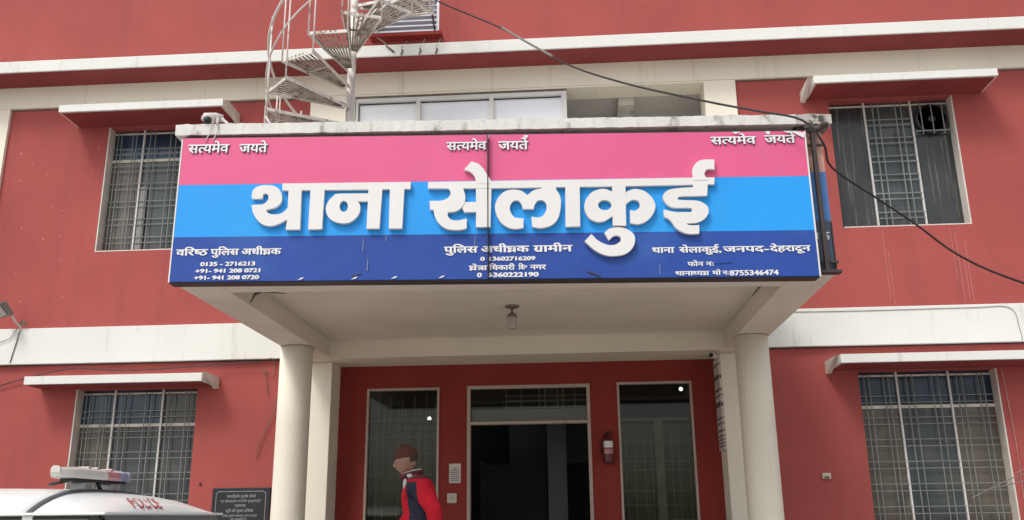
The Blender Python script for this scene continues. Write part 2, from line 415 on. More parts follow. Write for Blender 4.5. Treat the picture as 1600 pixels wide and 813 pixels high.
# balcony bay: aluminium glazing and the open part ----------------------
f = MB()
for x in (-2.69, -1.875, -0.925, 0.0):
    f.box(x-0.028 if x > -2.6 else x, x+0.028 if x < -0.1 else x+0.04, -0.03, 0.06, 5.06, 6.80)
f.box(-2.69, 0.04, -0.028, 0.058, 6.80, 6.85); f.box(-2.69, 0.04, -0.026, 0.056, 5.05, 5.10)
fo = f.build('balcony_window', 'alu', BT)
for a, c in ((-2.65, -1.903), (-1.847, -0.953), (-0.897, -0.028)):
    b = MB(); b.box(a, c, 0.03, 0.038, 5.10, 6.80); b.build('pane', 'pane_white', fo)
    b = MB()
    for q in (0, 1):
        pass
    b.box(a, c, 0.024, 0.030, 6.785, 6.80); b.build('gasket', 'black', fo)
b = MB(); b.box(-1.50, -1.16, 0.005, 0.022, 6.30, 6.50); b.build('stay_plate', 'pane_white', fo)
b = MB(); b.box(-2.69, 0.04, -0.03, 0.05, 6.855, 6.879); b.build('head_packing', 'soot_shade', fo)
r = MB()   # room behind the open part
r.quad((-2.7, 0.31, 6.95), (2.6, 0.31, 6.95), (2.6, 3.2, 6.95), (-2.7, 3.2, 6.95))
r.quad((-2.7, 0.31, 4.7), (-2.7, 3.2, 4.7), (2.6, 3.2, 4.7), (2.6, 0.31, 4.7))
r.quad((-2.7, 3.2, 4.7), (2.6, 3.2, 4.7), (2.6, 3.2, 6.95), (-2.7, 3.2, 6.95))
r.quad((2.6, 0.31, 4.7), (2.6, 3.2, 4.7), (2.6, 3.2, 6.95), (2.6, 0.31, 6.95))
r.quad((-2.7, 0.31, 4.7), (-2.7, 3.2, 4.7), (-2.7, 3.2, 6.95), (-2.7, 0.31, 6.95))
ro = r.build('balcony_room', 'grey_room', BT, recalc=False)
b = MB(); b.box(0.72, 0.92, 0.32, 3.19, 6.78, 6.949); b.box(-2.69, 0.72, 1.2, 1.4, 6.79, 6.948); b.box(0.92, 2.59, 1.2, 1.4, 6.79, 6.948); b.build('ceiling_beam', 'grey_room', BT)

# third floor louvred door ----------------------------------------------
x0, x1, z0, z1 = DOOR3
f = MB()
f.box(x0, x0+0.035, 0.02, 0.12, z0, z1); f.box(x1-0.035, x1, 0.0, 0.12, z0, z1); f.box(x0+0.035, x1-0.035, 0.02, 0.12, z0, z0+0.03)
fo = f.build('louvred_door', 'pane_white', BT)
b = MB()
z = z0+0.04
while z < z1-0.05:
    b.add([(x0+0.035, 0.05, z), (x1-0.035, 0.05, z), (x1-0.035, 0.11, z+0.062), (x0+0.035, 0.11, z+0.062), (x0+0.035, 0.056, z-0.004), (x1-0.035, 0.056, z-0.004), (x1-0.035, 0.116, z+0.058), (x0+0.035, 0.116, z+0.058)],
          [(0, 1, 2, 3), (7, 6, 5, 4), (0, 4, 5, 1), (2, 6, 7, 3), (1, 5, 6, 2), (0, 3, 7, 4)])
    z += 0.075
b.build('louvre', 'pane_white', fo)
b = MB(); b.box(x0+0.04, x1-0.04, 0.20, 0.21, z0, z1); b.build('backing', 'pane_white', fo)
b = MB(); b.box(x0-0.02, x1+0.05, -0.14, -0.001, z0-0.055, z0-0.004); b.build('door_sill', 'red_shaded', BT)
for x, zz in ((-2.02, 7.60), (-1.79, 7.62), (-1.58, 7.62)):
    b = MB()
    b.tube([(x, -0.45, 7.31), (x+0.01, -0.452, 7.27), (x-0.01, -0.45, 7.24), (x+0.005, -0.45, 7.21)], [0.009, 0.013, 0.010, 0.004])
    b.tube([(x, -0.10, zz+0.02), (x, -0.30, 7.44), (x+0.005, -0.448, 7.34)], 0.009)
    b.build('waste_pipe', 'soot_shade', BT)
b = MB(); b.tube([(-2.42, -0.12, 7.68), (-2.28, -0.30, 7.50), (-2.22, -0.455, 7.36), (-2.12, -0.46, 7.27)], [0.010, 0.012, 0.010, 0.012]); b.build('bent_pipe', 'soot_shade', BT)

# ------------------------------------------------------------------ porch roof
zb, zc, zr = 3.39, 3.615, 4.62
FL, FR = Vector((-3.136, -3.79, 0)), Vector((2.106, -3.489, 0))
BD = (FR-FL).normalized(); BN = Vector((BD.y, -BD.x, 0))
def W(u, z, off): p = FL+BD*u+BN*off; return (p.x, p.y, z)
p = MB()
def prism_xy(mb, pts, za, zz):
    mb.prism([(x, y, za) for x, y in pts], (0, 0, zz-za))
zb = 3.415
prism_xy(p, [(FL.x, FL.y), (-2.803, -3.77), (-2.803, -0.30), (-3.150, -0.30)], zb, zr)          # left side beam and parapet
prism_xy(p, [(FR.x, FR.y), (2.10, -0.30), (1.745, -0.30), (1.757, -3.508)], zb, zr)
prism_xy(p, [(-2.801, -3.769), (1.755, -3.509), (1.755, -3.16), (-2.801, -3.46)], zb, zr)
prism_xy(p, [(-2.801, -3.458), (1.755, -3.158), (1.743, -0.31), (-2.801, -0.31)], zc, zc+0.12)
porch = p.build('porch_roof', 'soffit', BT, bevel=0.006)
b = MB(); b.box(-3.15, 2.10, -0.298, -0.075, zb-0.012, 4.0); b.build('rear_beam', 'beam', porch)
b = MB(); b.box(-2.855, 1.735, -0.070, 0.345, 3.405, 3.6); b.build('lintel', 'beam', porch)
# coping: long white drip course with broken edge
c1, c2 = MB(), MB()
u = -0.06; random.seed(3)
def crs(mb, ua, ub, zt, zq):
    a, b_, c_, d_ = W(ua, zt, 0.13), W(ub, zt, 0.13), W(ub, zt, -0.10), W(ua, zt, -0.10)
    mb.prism([(q[0], q[1], zt) for q in (a, b_, c_, d_)], (0, 0, zq-zt))
prev = None
top = []
us = []
while u < 5.31:
    us.append(u); u += 0.045
us.append(5.32)
tops = [4.735+0.010*(x/5.3)+random.uniform(-0.003, 0.003)+(0.006 if random.random() < 0.08 else 0) for x in us]
for mb, lo, hi in ((c1, 0, len(us)*0+us.index(min(us, key=lambda q: abs(q-5.02)))), (c2, us.index(min(us, key=lambda q: abs(q-5.02))), len(us)-1)):
    vs = []; fs = []
    for i in range(lo, hi+1):
        zbot = 4.643+0.02*(us[i]/5.3)+random.uniform(-0.002, 0.002)
        j = random.uniform(-0.003, 0.003)
        vs += [W(us[i], zbot, 0.125+j), W(us[i], tops[i], 0.13+j), W(us[i], tops[i]+0.004, -0.10), W(us[i], zbot, -0.10)]
    n = hi-lo
    for i in range(n):
        for k in range(4):
            fs.append((i*4+k, (i+1)*4+k, (i+1)*4+(k+1) % 4, i*4+(k+1) % 4))
    fs += [(3, 2, 1, 0), (n*4, n*4+1, n*4+2, n*4+3)]
    mb.add(vs, fs)
c1.build('coping', 'coping', porch)
tag(c2.build('coping', 'coping_worn', porch), 'blackened broken end of the coping')
b = MB()
prism_xy(b, [(-3.15, -3.68), (-2.90, -3.70), (-2.90, -0.05), (-3.15, -0.05)], zr+0.002, 4.735)
b.build('side_coping', 'coping', porch); b = MB()
prism_xy(b, [(1.86, -3.40), (2.105, -3.385), (2.105, -0.05), (1.86, -0.05)], zr+0.002, 4.735)
b.build('side_coping', 'coping', porch)
b = MB()
prism_xy(b, [(-2.799, -3.455), (1.753, -3.155), (1.741, -0.06), (-2.799, -0.06)], 4.40, 4.50)
b.build('roof_slab', 'grey_room', porch)
# cracks and damp at the ceiling corners
b = MB(); b.tube([(-2.80, -3.0, zb+0.02), (-2.797, -2.9, 3.54), (-2.795, -2.72, zc-0.004), (-2.62, -2.60, zc-0.002)], [0.004, 0.012, 0.014, 0.004], 5); b.build('damp_crack', 'soot_shade', porch)
b = MB(); b.tube([(1.752, -2.6, zc-0.02), (1.752, -2.45, zc-0.004), (1.75, -2.0, zc-0.002)], [0.004, 0.012, 0.003], 5)
b.build('damp_crack', 'soot_shade', porch)
# columns
for x in (-2.992, 1.905):
    y = -0.98 if x < 0 else -1.0
    b = MB(); b.lathe((x, y, 0), [(0.176, 0.02), (0.176, 1.5), (0.174, 2.6), (0.174, zb-0.004)], 40); b.build('column', 'cream', porch)
    b = MB(); b.lathe((x, y, 0), [(0.1765, zb-0.006), (0.1765, zb-0.003)], 40); b.build('column_joint', 'soot_shade', porch)
# pilasters
for a, c in ((-3.13, -2.842), (1.722, 1.915)):
    b = MB(); b.box(a, c, -0.06, 0.345, 0.0, 3.404); b.build('pilaster', 'cream', BT, bevel=0.006)
b = MB(); b.box(-3.6, 2.5, -2.9, 0.35, 0.002, 0.5); b.box(-3.9, 2.8, -3.25, -2.901, 0.002, 0.33); b.box(-4.2, 3.1, -3.6, -3.251, 0.002, 0.165); b.build('porch_step', 'tile', BT, bevel=0.01)

# ------------------------------------------------------------------ entrance wall
DO, SL, SR = (-1.272, 0.212, 0.5, 3.14), (-2.503, -1.61, 0.85, 3.13), (0.536, 1.429, 0.85, 3.148)
e = MB(); wall_holes(e, -2.85, 1.73, 0.5, 3.41, 0.35, 0.52, [DO, SL, SR]); e.build('entrance_wall', 'red_shaded', BT, recalc=False)
def frame(x0, x1, z0, z1, t, name, mt, y=0.345, bottom=False):
    f = MB()
    f.box(x0, x0+t, y-0.012, y+0.10, z0, z1); f.box(x1-t, x1, y-0.012, y+0.10, z0, z1)
    f.box(x0+t, x1-t, y-0.010, y+0.098, z1-t, z1)
    if bottom: f.box(x0+t, x1-t, y-0.010, y+0.098, z0, z0+t)
    return f.build(name, mt, BT, bevel=0.003)
df = frame(*DO, 0.040, 'door_frame', 'frame_dim')
b = MB(); b.box(DO[0]+0.04, DO[1]-0.04, 0.337, 0.44, 2.672, 2.705); b.build('transom_bar', 'frame_dim', df)
b = MB(); b.box(DO[0]+0.04, DO[1]-0.04, 0.385, 0.393, 2.706, 3.098); b.build('transom_glass', 'clear', df)
b = MB(); b.box(DO[0]+0.05, DO[1]-0.05, 0.46, 0.48, 2.706, 2.86); b.build('transom_panel', 'jamb', df)
b = MB()
for x in (-0.80, -0.62, -0.40, -0.33, -0.18, -0.11, 0.03):
    b.box(x-0.006, x+0.006, 0.43, 0.442, 2.86, 3.098)
for z in (2.875, 2.96, 3.02): b.box(-0.85, 0.165, 0.443, 0.45, z-0.005, z+0.005)
b.build('grille', 'jamb', df)
for nm, (x0, x1, z0, z1) in (('l', SL), ('r', SR)):
    f = frame(x0, x1, z0, z1, 0.028, 'side_window', 'frame_dim', bottom=True)
    b = MB(); b.box(x0+0.028, x1-0.028, 0.385, 0.391, z0+0.03, z1-0.03); b.build('pane', 'clear', f)
    b = MB()
    if nm == 'l':
        for x in (-2.38, -2.30, -2.12, -2.04, -1.86, -1.78): b.box(x-0.005, x+0.005, 0.44, 0.449, z0+0.03, z1-0.25)
        for z in (1.55, 1.70, 1.95, 2.10, 2.35, 2.55, 2.75): b.box(x0+0.03, x1-0.03, 0.45, 0.457, z-0.004, z+0.004)
    else:
        for x in (0.62, 0.72, 0.84, 0.92, 1.16, 1.24, 1.36): b.box(x-0.004, x+0.004, 0.44, 0.448, z0+0.03, 2.52)
        for z in (1.55, 1.72, 1.88, 2.12, 2.22, 2.46): b.box(x0+0.03, x1-0.03, 0.45, 0.456, z-0.004, z+0.004)
        b.box(0.97, 1.07, 0.46, 0.48, z0+0.03, 2.70); b.box(x0+0.03, x1-0.03, 0.482, 0.49, 2.70, 2.73)
    b.build('grille', 'grille_dim', f)
b = MB(); b.box(SR[0]-0.1, SR[1]+0.1, 0.60, 0.62, 0.6, 2.66); b.build('curtain', 'lobby_curtain', BT)
b = MB(); b.box(SL[0]-0.1, SL[1]+0.1, 0.60, 0.62, 0.6, 2.62); b.build('curtain', 'lobby_curtain', BT)
b = MB()
for x in (-2.40, -2.25, -2.10, -1.95, -1.80, -1.68): b.box(x-0.012, x+0.012, 0.56, 0.575, 2.64, 3.06)
b.box(-2.50, -1.61, 0.576, 0.59, 2.64, 2.70); b.build('curtain_rod', 'lobby_curtain', BT)
# lobby
r = MB(); X0, X1, Y0, Y1, Z0, Z1 = -3.4, 2.4, 0.53, 4.6, 0.5, 3.4
r.quad((X0, Y1, Z0), (X1, Y1, Z0), (X1, Y1, Z1), (X0, Y1, Z1)); r.quad((X0, Y0, Z0), (X0, Y1, Z0), (X0, Y1, Z1), (X0, Y0, Z1))
r.quad((X1, Y0, Z0), (X1, Y1, Z0), (X1, Y1, Z1), (X1, Y0, Z1)); r.quad((X0, Y0, Z1), (X1, Y0, Z1), (X1, Y1, Z1), (X0, Y1, Z1)); r.quad((X0, Y0, Z0), (X1, Y0, Z0), (X1, Y1, Z0), (X0, Y1, Z0))
r.build('lobby_wall', 'room', BT, recalc=False)
b = MB(); b.box(-0.35, -0.10, 1.7, 2.2, 0.5, 3.39); b.box(-0.95, 0.35, 3.0, 3.2, 2.35, 3.38); b.build('lobby_pier', 'room', BT)
b = MB(); b.box(-9.5, -3.15, -0.02, -0.001, 3.448, 3.459); b.build('band_shadow_line', 'black', BT)  # black strip put in for the band's contact shadow
b = MB(); b.box(2.10, 9.0, -0.02, -0.001, 3.448, 3.459); b.build('band_shadow_line', 'black', BT)
b = MB(); b.box(-1.3, -1.22, 2.1, 2.2, 0.5, 2.35); b.box(-1.22, -0.38, 2.12, 2.16, 0.5, 2.3); b.box(0.1, 0.9, 2.6, 2.7, 0.5, 2.2); b.build('lobby_partition', 'dark', BT)

# fan in the upper right window ------------------------------------------
fx, fz = 4.575, 6.32
T = thing('exhaust_fan', (fx, 0.09, fz-0.2), 'round black exhaust fan in the top right corner of the upper right window', 'fan')
b = MB(); b.lathe((fx, 0.085, fz), [(0.185, 0), (0.20, 0.01), (0.20, 0.06), (0.170, 0.06), (0.170, 0.0)], 32, 'y'); b.build('ring', 'black', T)
b = MB()
for k in range(5):
    a = 2*math.pi*k/5+0.3
    ca, sa = math.cos(a), math.sin(a)
    def q(r_, t_, dy): return (fx+ca*r_-sa*t_, 0.12+dy, fz+sa*r_+ca*t_)
    b.add([q(0.04, -0.02, 0.012), q(0.15, -0.05, 0.02), q(0.155, 0.045, -0.01), q(0.04, 0.02, -0.005), q(0.04, -0.02, 0.015), q(0.15, -0.05, 0.023), q(0.155, 0.045, -0.007), q(0.04, 0.02, -0.002)],
          [(0, 1, 2, 3), (7, 6, 5, 4), (0, 4, 5, 1), (1, 5, 6, 2), (2, 6, 7, 3), (3, 7, 4, 0)])
b.build('blade', 'flood', T)
b = MB(); b.lathe((fx, 0.08, fz), [(0.045, 0), (0.05, 0.01), (0.05, 0.07), (0.02, 0.08)], 16, 'y'); b.build('hub', 'black', T)
b = MB()
for dx in (-0.13, 0.0, 0.13): b.box(fx+dx-0.006, fx+dx+0.006, 0.070, 0.078, fz-0.21, fz+0.21)
b.box(fx-0.22, fx+0.22, 0.066, 0.076, fz-0.175, fz-0.160); b.build('guard', 'grille', T)
b = MB(); b.box(fx-0.215, fx+0.215, 0.148, 0.153, fz-0.20, fz+0.24); b.build('backing_board', 'glass_mid', T)
TITLE = [
 ([(0.628,4.070),(0.627,4.107),(0.638,4.140),(0.667,4.163),(0.711,4.173),(0.764,4.172),(0.813,4.160),(0.850,4.127),(0.868,4.080),(0.867,4.038),(0.849,4.006),(0.811,3.979),(0.751,3.964),(0.753,3.952),(0.775,3.933),(0.819,3.925),(0.867,3.932),(0.904,3.959),(0.929,3.991),(0.922,3.876),(0.909,3.876),(0.863,3.849),(0.812,3.831),(0.759,3.832),(0.705,3.860),(0.662,3.912),(0.639,3.963),(0.630,4.006),(0.669,4.009),(0.713,4.011),(0.742,4.026),(0.761,4.058),(0.756,4.091),(0.737,4.105),(0.716,4.096),(0.714,4.073),(0.705,4.059),(0.639,4.060)], []),
 ([(0.918,4.135),(1.022,4.134),(1.023,4.026),(1.027,3.796),(0.914,3.798),(0.922,3.880)], []),
 ([(1.093,4.133),(1.205,4.131),(1.201,3.798),(1.092,3.795)], []),
 ([(1.561,4.091),(1.323,4.092),(1.280,4.074),(1.243,4.032),(1.224,3.986),(1.227,3.940),(1.249,3.894),(1.290,3.861),(1.343,3.845),(1.395,3.844),(1.446,3.868),(1.484,3.913),(1.497,3.964),(1.489,4.006),(1.475,4.024),(1.563,4.023)], [[(1.398,3.984),(1.396,3.964),(1.387,3.948),(1.374,3.939),(1.359,3.939),(1.345,3.948),(1.336,3.965),(1.331,3.985),(1.334,4.005),(1.342,4.021),(1.355,4.030),(1.370,4.029),(1.384,4.020),(1.394,4.004)]]),
 ([(1.557,4.130),(1.667,4.129),(1.653,3.795),(1.552,3.796)], []),
 ([(1.728,4.128),(1.843,4.126),(1.833,3.792),(1.728,3.794)], []),
 ([(2.040,4.127),(2.185,4.123),(2.208,4.097),(2.210,4.069),(2.191,4.042),(2.156,4.024),(2.112,4.018),(2.046,4.019),(2.050,3.947),(2.078,3.942),(2.086,3.900),(2.105,3.854),(2.140,3.812),(2.184,3.784),(2.245,3.774),(2.306,3.776),(2.340,3.786),(2.342,3.867),(2.305,3.858),(2.253,3.852),(2.209,3.866),(2.190,3.898),(2.192,3.921),(2.244,3.927),(2.292,3.952),(2.322,3.998),(2.329,4.053),(2.317,4.105),(2.311,4.123)], []),
 ([(2.313,4.007),(2.423,4.006),(2.423,3.923),(2.321,3.922),(2.305,3.952)], []),
 ([(2.414,4.119),(2.537,4.117),(2.527,3.795),(2.414,3.796)], []),
 ([(2.319,4.283),(2.378,4.352),(2.427,4.334),(2.471,4.291),(2.502,4.238),(2.534,4.181),(2.534,4.158),(2.414,4.160),(2.408,4.211),(2.387,4.245),(2.356,4.269)], []),
 ([(2.564,3.950),(2.571,3.995),(2.595,4.045),(2.632,4.084),(2.686,4.104),(2.739,4.103),(2.787,4.087),(2.823,4.056),(2.856,4.086),(2.893,4.103),(2.936,4.111),(2.942,4.136),(3.049,4.134),(3.053,4.100),(3.078,4.055),(3.088,3.998),(3.081,3.931),(3.063,3.864),(3.025,3.815),(2.972,3.788),(2.908,3.780),(2.856,3.792),(2.852,3.876),(2.900,3.867),(2.942,3.883),(2.969,3.927),(2.973,3.966),(2.960,4.000),(2.929,4.015),(2.897,4.004),(2.878,3.973),(2.869,3.940),(2.785,3.941),(2.775,3.980),(2.754,4.012),(2.724,4.015),(2.695,3.993),(2.681,3.948),(2.694,3.903),(2.725,3.869),(2.789,3.861),(2.788,3.785),(2.730,3.775),(2.672,3.787),(2.620,3.821),(2.583,3.877)], []),
 ([(3.125,4.128),(3.240,4.126),(3.233,3.790),(3.119,3.788)], []),
 ([(3.498,4.130),(3.604,4.128),(3.594,3.790),(3.489,3.794)], []),
 ([(3.506,4.069),(3.449,4.097),(3.396,4.097),(3.336,4.073),(3.292,4.023),(3.271,3.962),(3.278,3.906),(3.307,3.855),(3.359,3.827),(3.412,3.826),(3.455,3.848),(3.498,3.875)], [[(3.486,3.962),(3.480,3.944),(3.464,3.929),(3.443,3.921),(3.419,3.922),(3.399,3.930),(3.384,3.945),(3.380,3.964),(3.386,3.982),(3.401,3.997),(3.423,4.005),(3.446,4.004),(3.467,3.996),(3.481,3.981)]]),
 ([(3.596,4.053),(3.634,4.086),(3.688,4.096),(3.751,4.078),(3.801,4.033),(3.830,3.976),(3.827,3.920),(3.797,3.865),(3.748,3.821),(3.684,3.800),(3.627,3.812),(3.632,3.921),(3.668,3.911),(3.701,3.933),(3.711,3.967),(3.699,3.998),(3.662,4.007),(3.624,3.990),(3.591,3.957)], []),
 ([(3.421,3.735),(3.456,3.765),(3.515,3.778),(3.567,3.774),(3.618,3.751),(3.653,3.712),(3.656,3.657),(3.632,3.603),(3.578,3.560),(3.505,3.545),(3.432,3.549),(3.360,3.580),(3.300,3.630),(3.264,3.668),(3.319,3.726),(3.354,3.684),(3.405,3.650),(3.456,3.633),(3.509,3.638),(3.546,3.664),(3.548,3.697),(3.522,3.712),(3.485,3.704),(3.453,3.673)], []),
 ([(4.142,4.135),(4.258,4.133),(4.246,4.031),(4.055,4.029),(4.018,4.024),(4.011,4.001),(4.053,3.997),(4.159,3.991),(4.210,3.970),(4.244,3.936),(4.247,3.891),(4.222,3.847),(4.178,3.817),(4.125,3.804),(4.067,3.803),(4.082,3.789),(4.124,3.785),(4.168,3.787),(4.161,3.716),(4.098,3.714),(4.036,3.729),(3.986,3.762),(3.957,3.807),(3.933,3.841),(3.897,3.858),(3.895,3.921),(3.942,3.907),(4.005,3.897),(4.110,3.896),(4.122,3.916),(4.112,3.929),(4.070,3.933),(3.975,3.935),(3.924,3.963),(3.897,4.009),(3.903,4.048),(3.937,4.081),(3.996,4.095),(4.081,4.102),(4.140,4.104)], []),
 ([(4.144,4.163),(4.144,4.243),(4.163,4.294),(4.203,4.328),(4.257,4.339),(4.324,4.336),(4.320,4.252),(4.283,4.258),(4.251,4.247),(4.235,4.213),(4.251,4.179),(4.260,4.161)], []),
 ([(0.865,4.186),(1.894,4.184),(1.891,4.124),(0.868,4.127)], []),
 ([(2.031,4.181),(4.315,4.186),(4.311,4.127),(3.495,4.122),(2.542,4.121),(2.032,4.125)], []),
]
# ------------------------------------------------------------------ lettering helpers
def font_mesh(s, dil=0.0, space=1.0):
    """flat outline of a text in em units: (verts2d, faces)"""
    c = bpy.data.curves.new('tmp', 'FONT'); c.body = s; c.size = 1.0; c.resolution_u = 3; c.space_character = space
    o = bpy.data.objects.new('tmp', c); COL.objects.link(o)
    dg = bpy.context.evaluated_depsgraph_get(); dg.update()
    me = bpy.data.meshes.new_from_object(o.evaluated_get(dg))
    v = [(p.co.x, p.co.y) for p in me.vertices]; f = [list(p.vertices) for p in me.polygons]
    bpy.data.objects.remove(o); bpy.data.curves.remove(c); bpy.data.meshes.remove(me)
    return v, f
def ribbon(pts, w_):
    v = []; f = []
    for i, (x, y) in enumerate(pts):
        a = pts[max(i-1, 0)]; b = pts[min(i+1, len(pts)-1)]
        dx, dy = b[0]-a[0], b[1]-a[1]; l = math.hypot(dx, dy) or 1
        v += [(x-dy/l*w_/2, y+dx/l*w_/2), (x+dy/l*w_/2, y-dx/l*w_/2)]
    for i in range(len(pts)-1): f.append([2*i, 2*i+1, 2*i+3, 2*i+2])
    return v, f
def arc(cx, cy, r_, a0, a1, n=8, ry=None):
    ry = ry or r_
    return [(cx+r_*math.cos(R(a0+(a1-a0)*i/n)), cy+ry*math.sin(R(a0+(a1-a0)*i/n))) for i in range(n+1)]
HL = None
def half(ch):
    """a Devanagari consonant without its upright"""
    v, f = font_mesh(ch)
    xm = max(p[0] for p in v)
    me = bpy.data.meshes.new('h'); me.from_pydata([(x, y, 0) for x, y in v], [], f)
    bm = bmesh.new(); bm.from_mesh(me)
    bmesh.ops.bisect_plane(bm, geom=bm.verts[:]+bm.edges[:]+bm.faces[:], plane_co=(xm-0.235, 0, 0), plane_no=(1, 0, 0), clear_outer=True)
    bm.verts.index_update()
    v2 = [(p.co.x, p.co.y) for p in bm.verts]; f2 = [[q.index for q in p.verts] for p in bm.faces]
    bm.free(); bpy.data.meshes.remove(me)
    return v2, f2
_ref = font_mesh('न')
HTOP = max(p[1] for p in _ref[0]); HBOT = min(p[1] for p in _ref[0])
def special(name):
    sw = 0.085; h = HTOP
    parts = []
    if name == 'ksha':
        v, f = font_mesh('ध'); x0 = min(p[0] for p in v); x1 = max(p[0] for p in v)
        for rb in ([(x0-0.03, h-sw/2), (x1, h-sw/2)], [(x0+0.20, h), (x0+0.20, h-0.15)], [(x0+0.02, 0.10), (x0+0.12, 0.0), (x0+0.24, 0.12)]):
            v2, f2 = ribbon(rb, sw); f = f+[[i+len(v) for i in q] for q in f2]; v = v+v2
        return v, f
        parts = [[(0, h-sw/2), (0.72, h-sw/2)], [(0.62, h), (0.62, 0)], [(0.32, h), (0.32, h-0.12), (0.20, h-0.14), (0.10, h-0.24), (0.14, h-0.36), (0.30, h-0.40), (0.42, h-0.40)], [(0.24, h-0.40), (0.12, h-0.48), (0.14, 0.03), (0.28, 0.0), (0.36, 0.08), (0.30, 0.18)], [(0.22, 0.16), (0.62, 0.26)]]
    if name == 'tra':
        parts = [[(0, h-sw/2), (0.52, h-sw/2)], [(0.42, h), (0.42, 0)], [(0.42, h-0.24), (0.20, h-0.24), (0.08, h-0.36)], [(0.42, h-0.30), (0.22, 0.14), (0.10, 0.05)]]
    if name == 'gra':
        v, f = font_mesh('ग'); v2, f2 = ribbon([(0.10, 0.12), (0.28, 0.02), (0.42, 0.20)], sw)
        return v+v2, f+[[i+len(v) for i in q] for q in f2]
    V_, F_ = [], []
    for p_ in parts:
        v, f = ribbon(p_, sw); F_ += [[i+len(V_) for i in q] for q in f]; V_ += v
    return V_, F_
def compose(tokens):
    """tokens: plain strings, ('half', ch) or ('sp', name) or number = gap; set side by side by their ink"""
    V_, F_ = [], []; x = 0.0
    for t in tokens:
        if isinstance(t, (int, float)): x += t; continue
        if not isinstance(t, str) and t[0] == 'over':
            v, f = font_mesh(t[1]); m1 = max(p[0] for p in v)
            F_ += [[i+len(V_) for i in q] for q in f]; V_ += [(p[0]-m1+x-0.05, p[1]) for p in v]; continue
        v, f = font_mesh(t) if isinstance(t, str) else (half(t[1]) if t[0] == 'half' else special(t[1]))
        if not v: continue
        if isinstance(t, str) and t in ('ि',): pass
        m0 = min(p[0] for p in v); m1 = max(p[0] for p in v)
        F_ += [[i+len(V_) for i in q] for q in f]; V_ += [(p[0]-m0+x, p[1]) for p in v]
        x += m1-m0-0.01
    return V_, F_
def place(mb, mesh2, rect, fn, dil, zref=None, latin=False):
    """scale the flat outline into rect (u0, z0, u1, z1), headline to baseline; embolden by shifted copies"""
    v, f = mesh2
    x0 = min(p[0] for p in v); x1 = max(p[0] for p in v)
    if latin: y0, y1 = min(p[1] for p in v), max(p[1] for p in v)
    else: y0, y1 = HBOT, HTOP
    u0, z0, u1, z1 = rect
    sx = (u1-u0)/(x1-x0); sz = (z1-z0)/(y1-y0)
    k = 0
    for dx, dy in ((0, 0), (1, 0), (-1, 0), (0, 0.7), (0, -0.7), (0.7, 0.5), (-0.7, -0.5)) if dil else ((0, 0),):
        mb.add([fn(u0+(p[0]-x0+dx*dil)*sx, z0+(p[1]-y0+dy*dil)*sz, 0.0004*k) for p in v], f)
        k += 1

# ------------------------------------------------------------------ the big front board
FL3 = lambda u, z, off: W(u, z, off)
OFF = 0.14
SB = thing('signboard', W(2.55, 3.385, OFF), 'wide pink, blue and navy board with big white raised Hindi letters on the porch', 'signboard')
zt0, zt1, zb0 = 4.598, 4.592, 3.388
def strip(mb, u0, u1, za0, za1, zb_0, zb_1, y0, y1):
    mb.add([W(u0, za0, y1), W(u1, za1, y1), W(u1, zb_1, y1), W(u0, zb_0, y1), W(u0, za0, y0), W(u1, za1, y0), W(u1, zb_1, y0), W(u0, zb_0, y0)],
           [(3, 2, 1, 0), (4, 5, 6, 7), (0, 1, 5, 4), (1, 2, 6, 5), (2, 3, 7, 6), (3, 0, 4, 7)])
for ua, ub in ((0.018, 2.502), (2.514, 5.078)):
    b = MB()
    f_ = lambda u, a, c: a+(c-a)*(u-0.018)/5.06
    zB = lambda u: f_(u, 3.395, 3.372)
    b.cur = 0; strip(b, ua, ub, f_(ua, 4.200, 4.202), f_(ub, 4.200, 4.202), f_(ua, 4.606, 4.592), f_(ub, 4.606, 4.592), OFF-0.02, OFF)
    b.cur = 1; strip(b, ua, ub, f_(ua, 3.759, 3.746), f_(ub, 3.759, 3.746), f_(ua, 4.1995, 4.2015), f_(ub, 4.1995, 4.2015), OFF-0.02, OFF)
    b.cur = 2; strip(b, ua, ub, zB(ua), zB(ub), f_(ua, 3.7585, 3.7455), f_(ub, 3.7585, 3.7455), OFF-0.02, OFF)
    b.build('panel', ['pink', 'sky_blue', 'navy'], SB)
b = MB()
strip(b, 0.010, 5.082, 3.385, 3.363, 3.394, 3.371, 0.012, OFF-0.012)
strip(b, 0.010, 5.082, 4.607, 4.593, 4.625, 4.612, 0.012, OFF-0.03)
for u in (0.05, 1.3, 2.508, 3.8, 5.02): strip(b, u-0.02, u+0.02, 3.396, 3.394, 4.605, 4.59, 0.012, OFF-0.022)
b.build('frame', 'black_iron', SB)
b = MB(); strip(b, 0.008, 0.018, 3.39, 3.39, 4.60, 4.60, OFF-0.024, OFF+0.003); b.build('edge_strip', 'letter', SB); b = MB(); strip(b, 5.078, 5.090, 3.37, 3.37, 4.59, 4.59, OFF-0.024, OFF+0.003); b.build('edge_strip', 'letter', SB)
b = MB(); strip(b, 2.5025, 2.5135, 3.38, 3.38, 4.60, 4.60, OFF-0.019, OFF-0.002)
b.add([W(2.504, 4.60, OFF+0.047), W(2.511, 4.60, OFF+0.047), W(2.5105, 3.385, OFF+0.047), W(2.5035, 3.385, OFF+0.047), W(2.504, 4.60, OFF+0.001), W(2.511, 4.60, OFF+0.001), W(2.5105, 3.385, OFF+0.001), W(2.5035, 3.385, OFF+0.001)],
      [(0, 1, 2, 3), (7, 6, 5, 4), (0, 4, 5, 1), (1, 5, 6, 2), (2, 6, 7, 3), (3, 7, 4, 0)])
b.build('joint', 'black', SB)
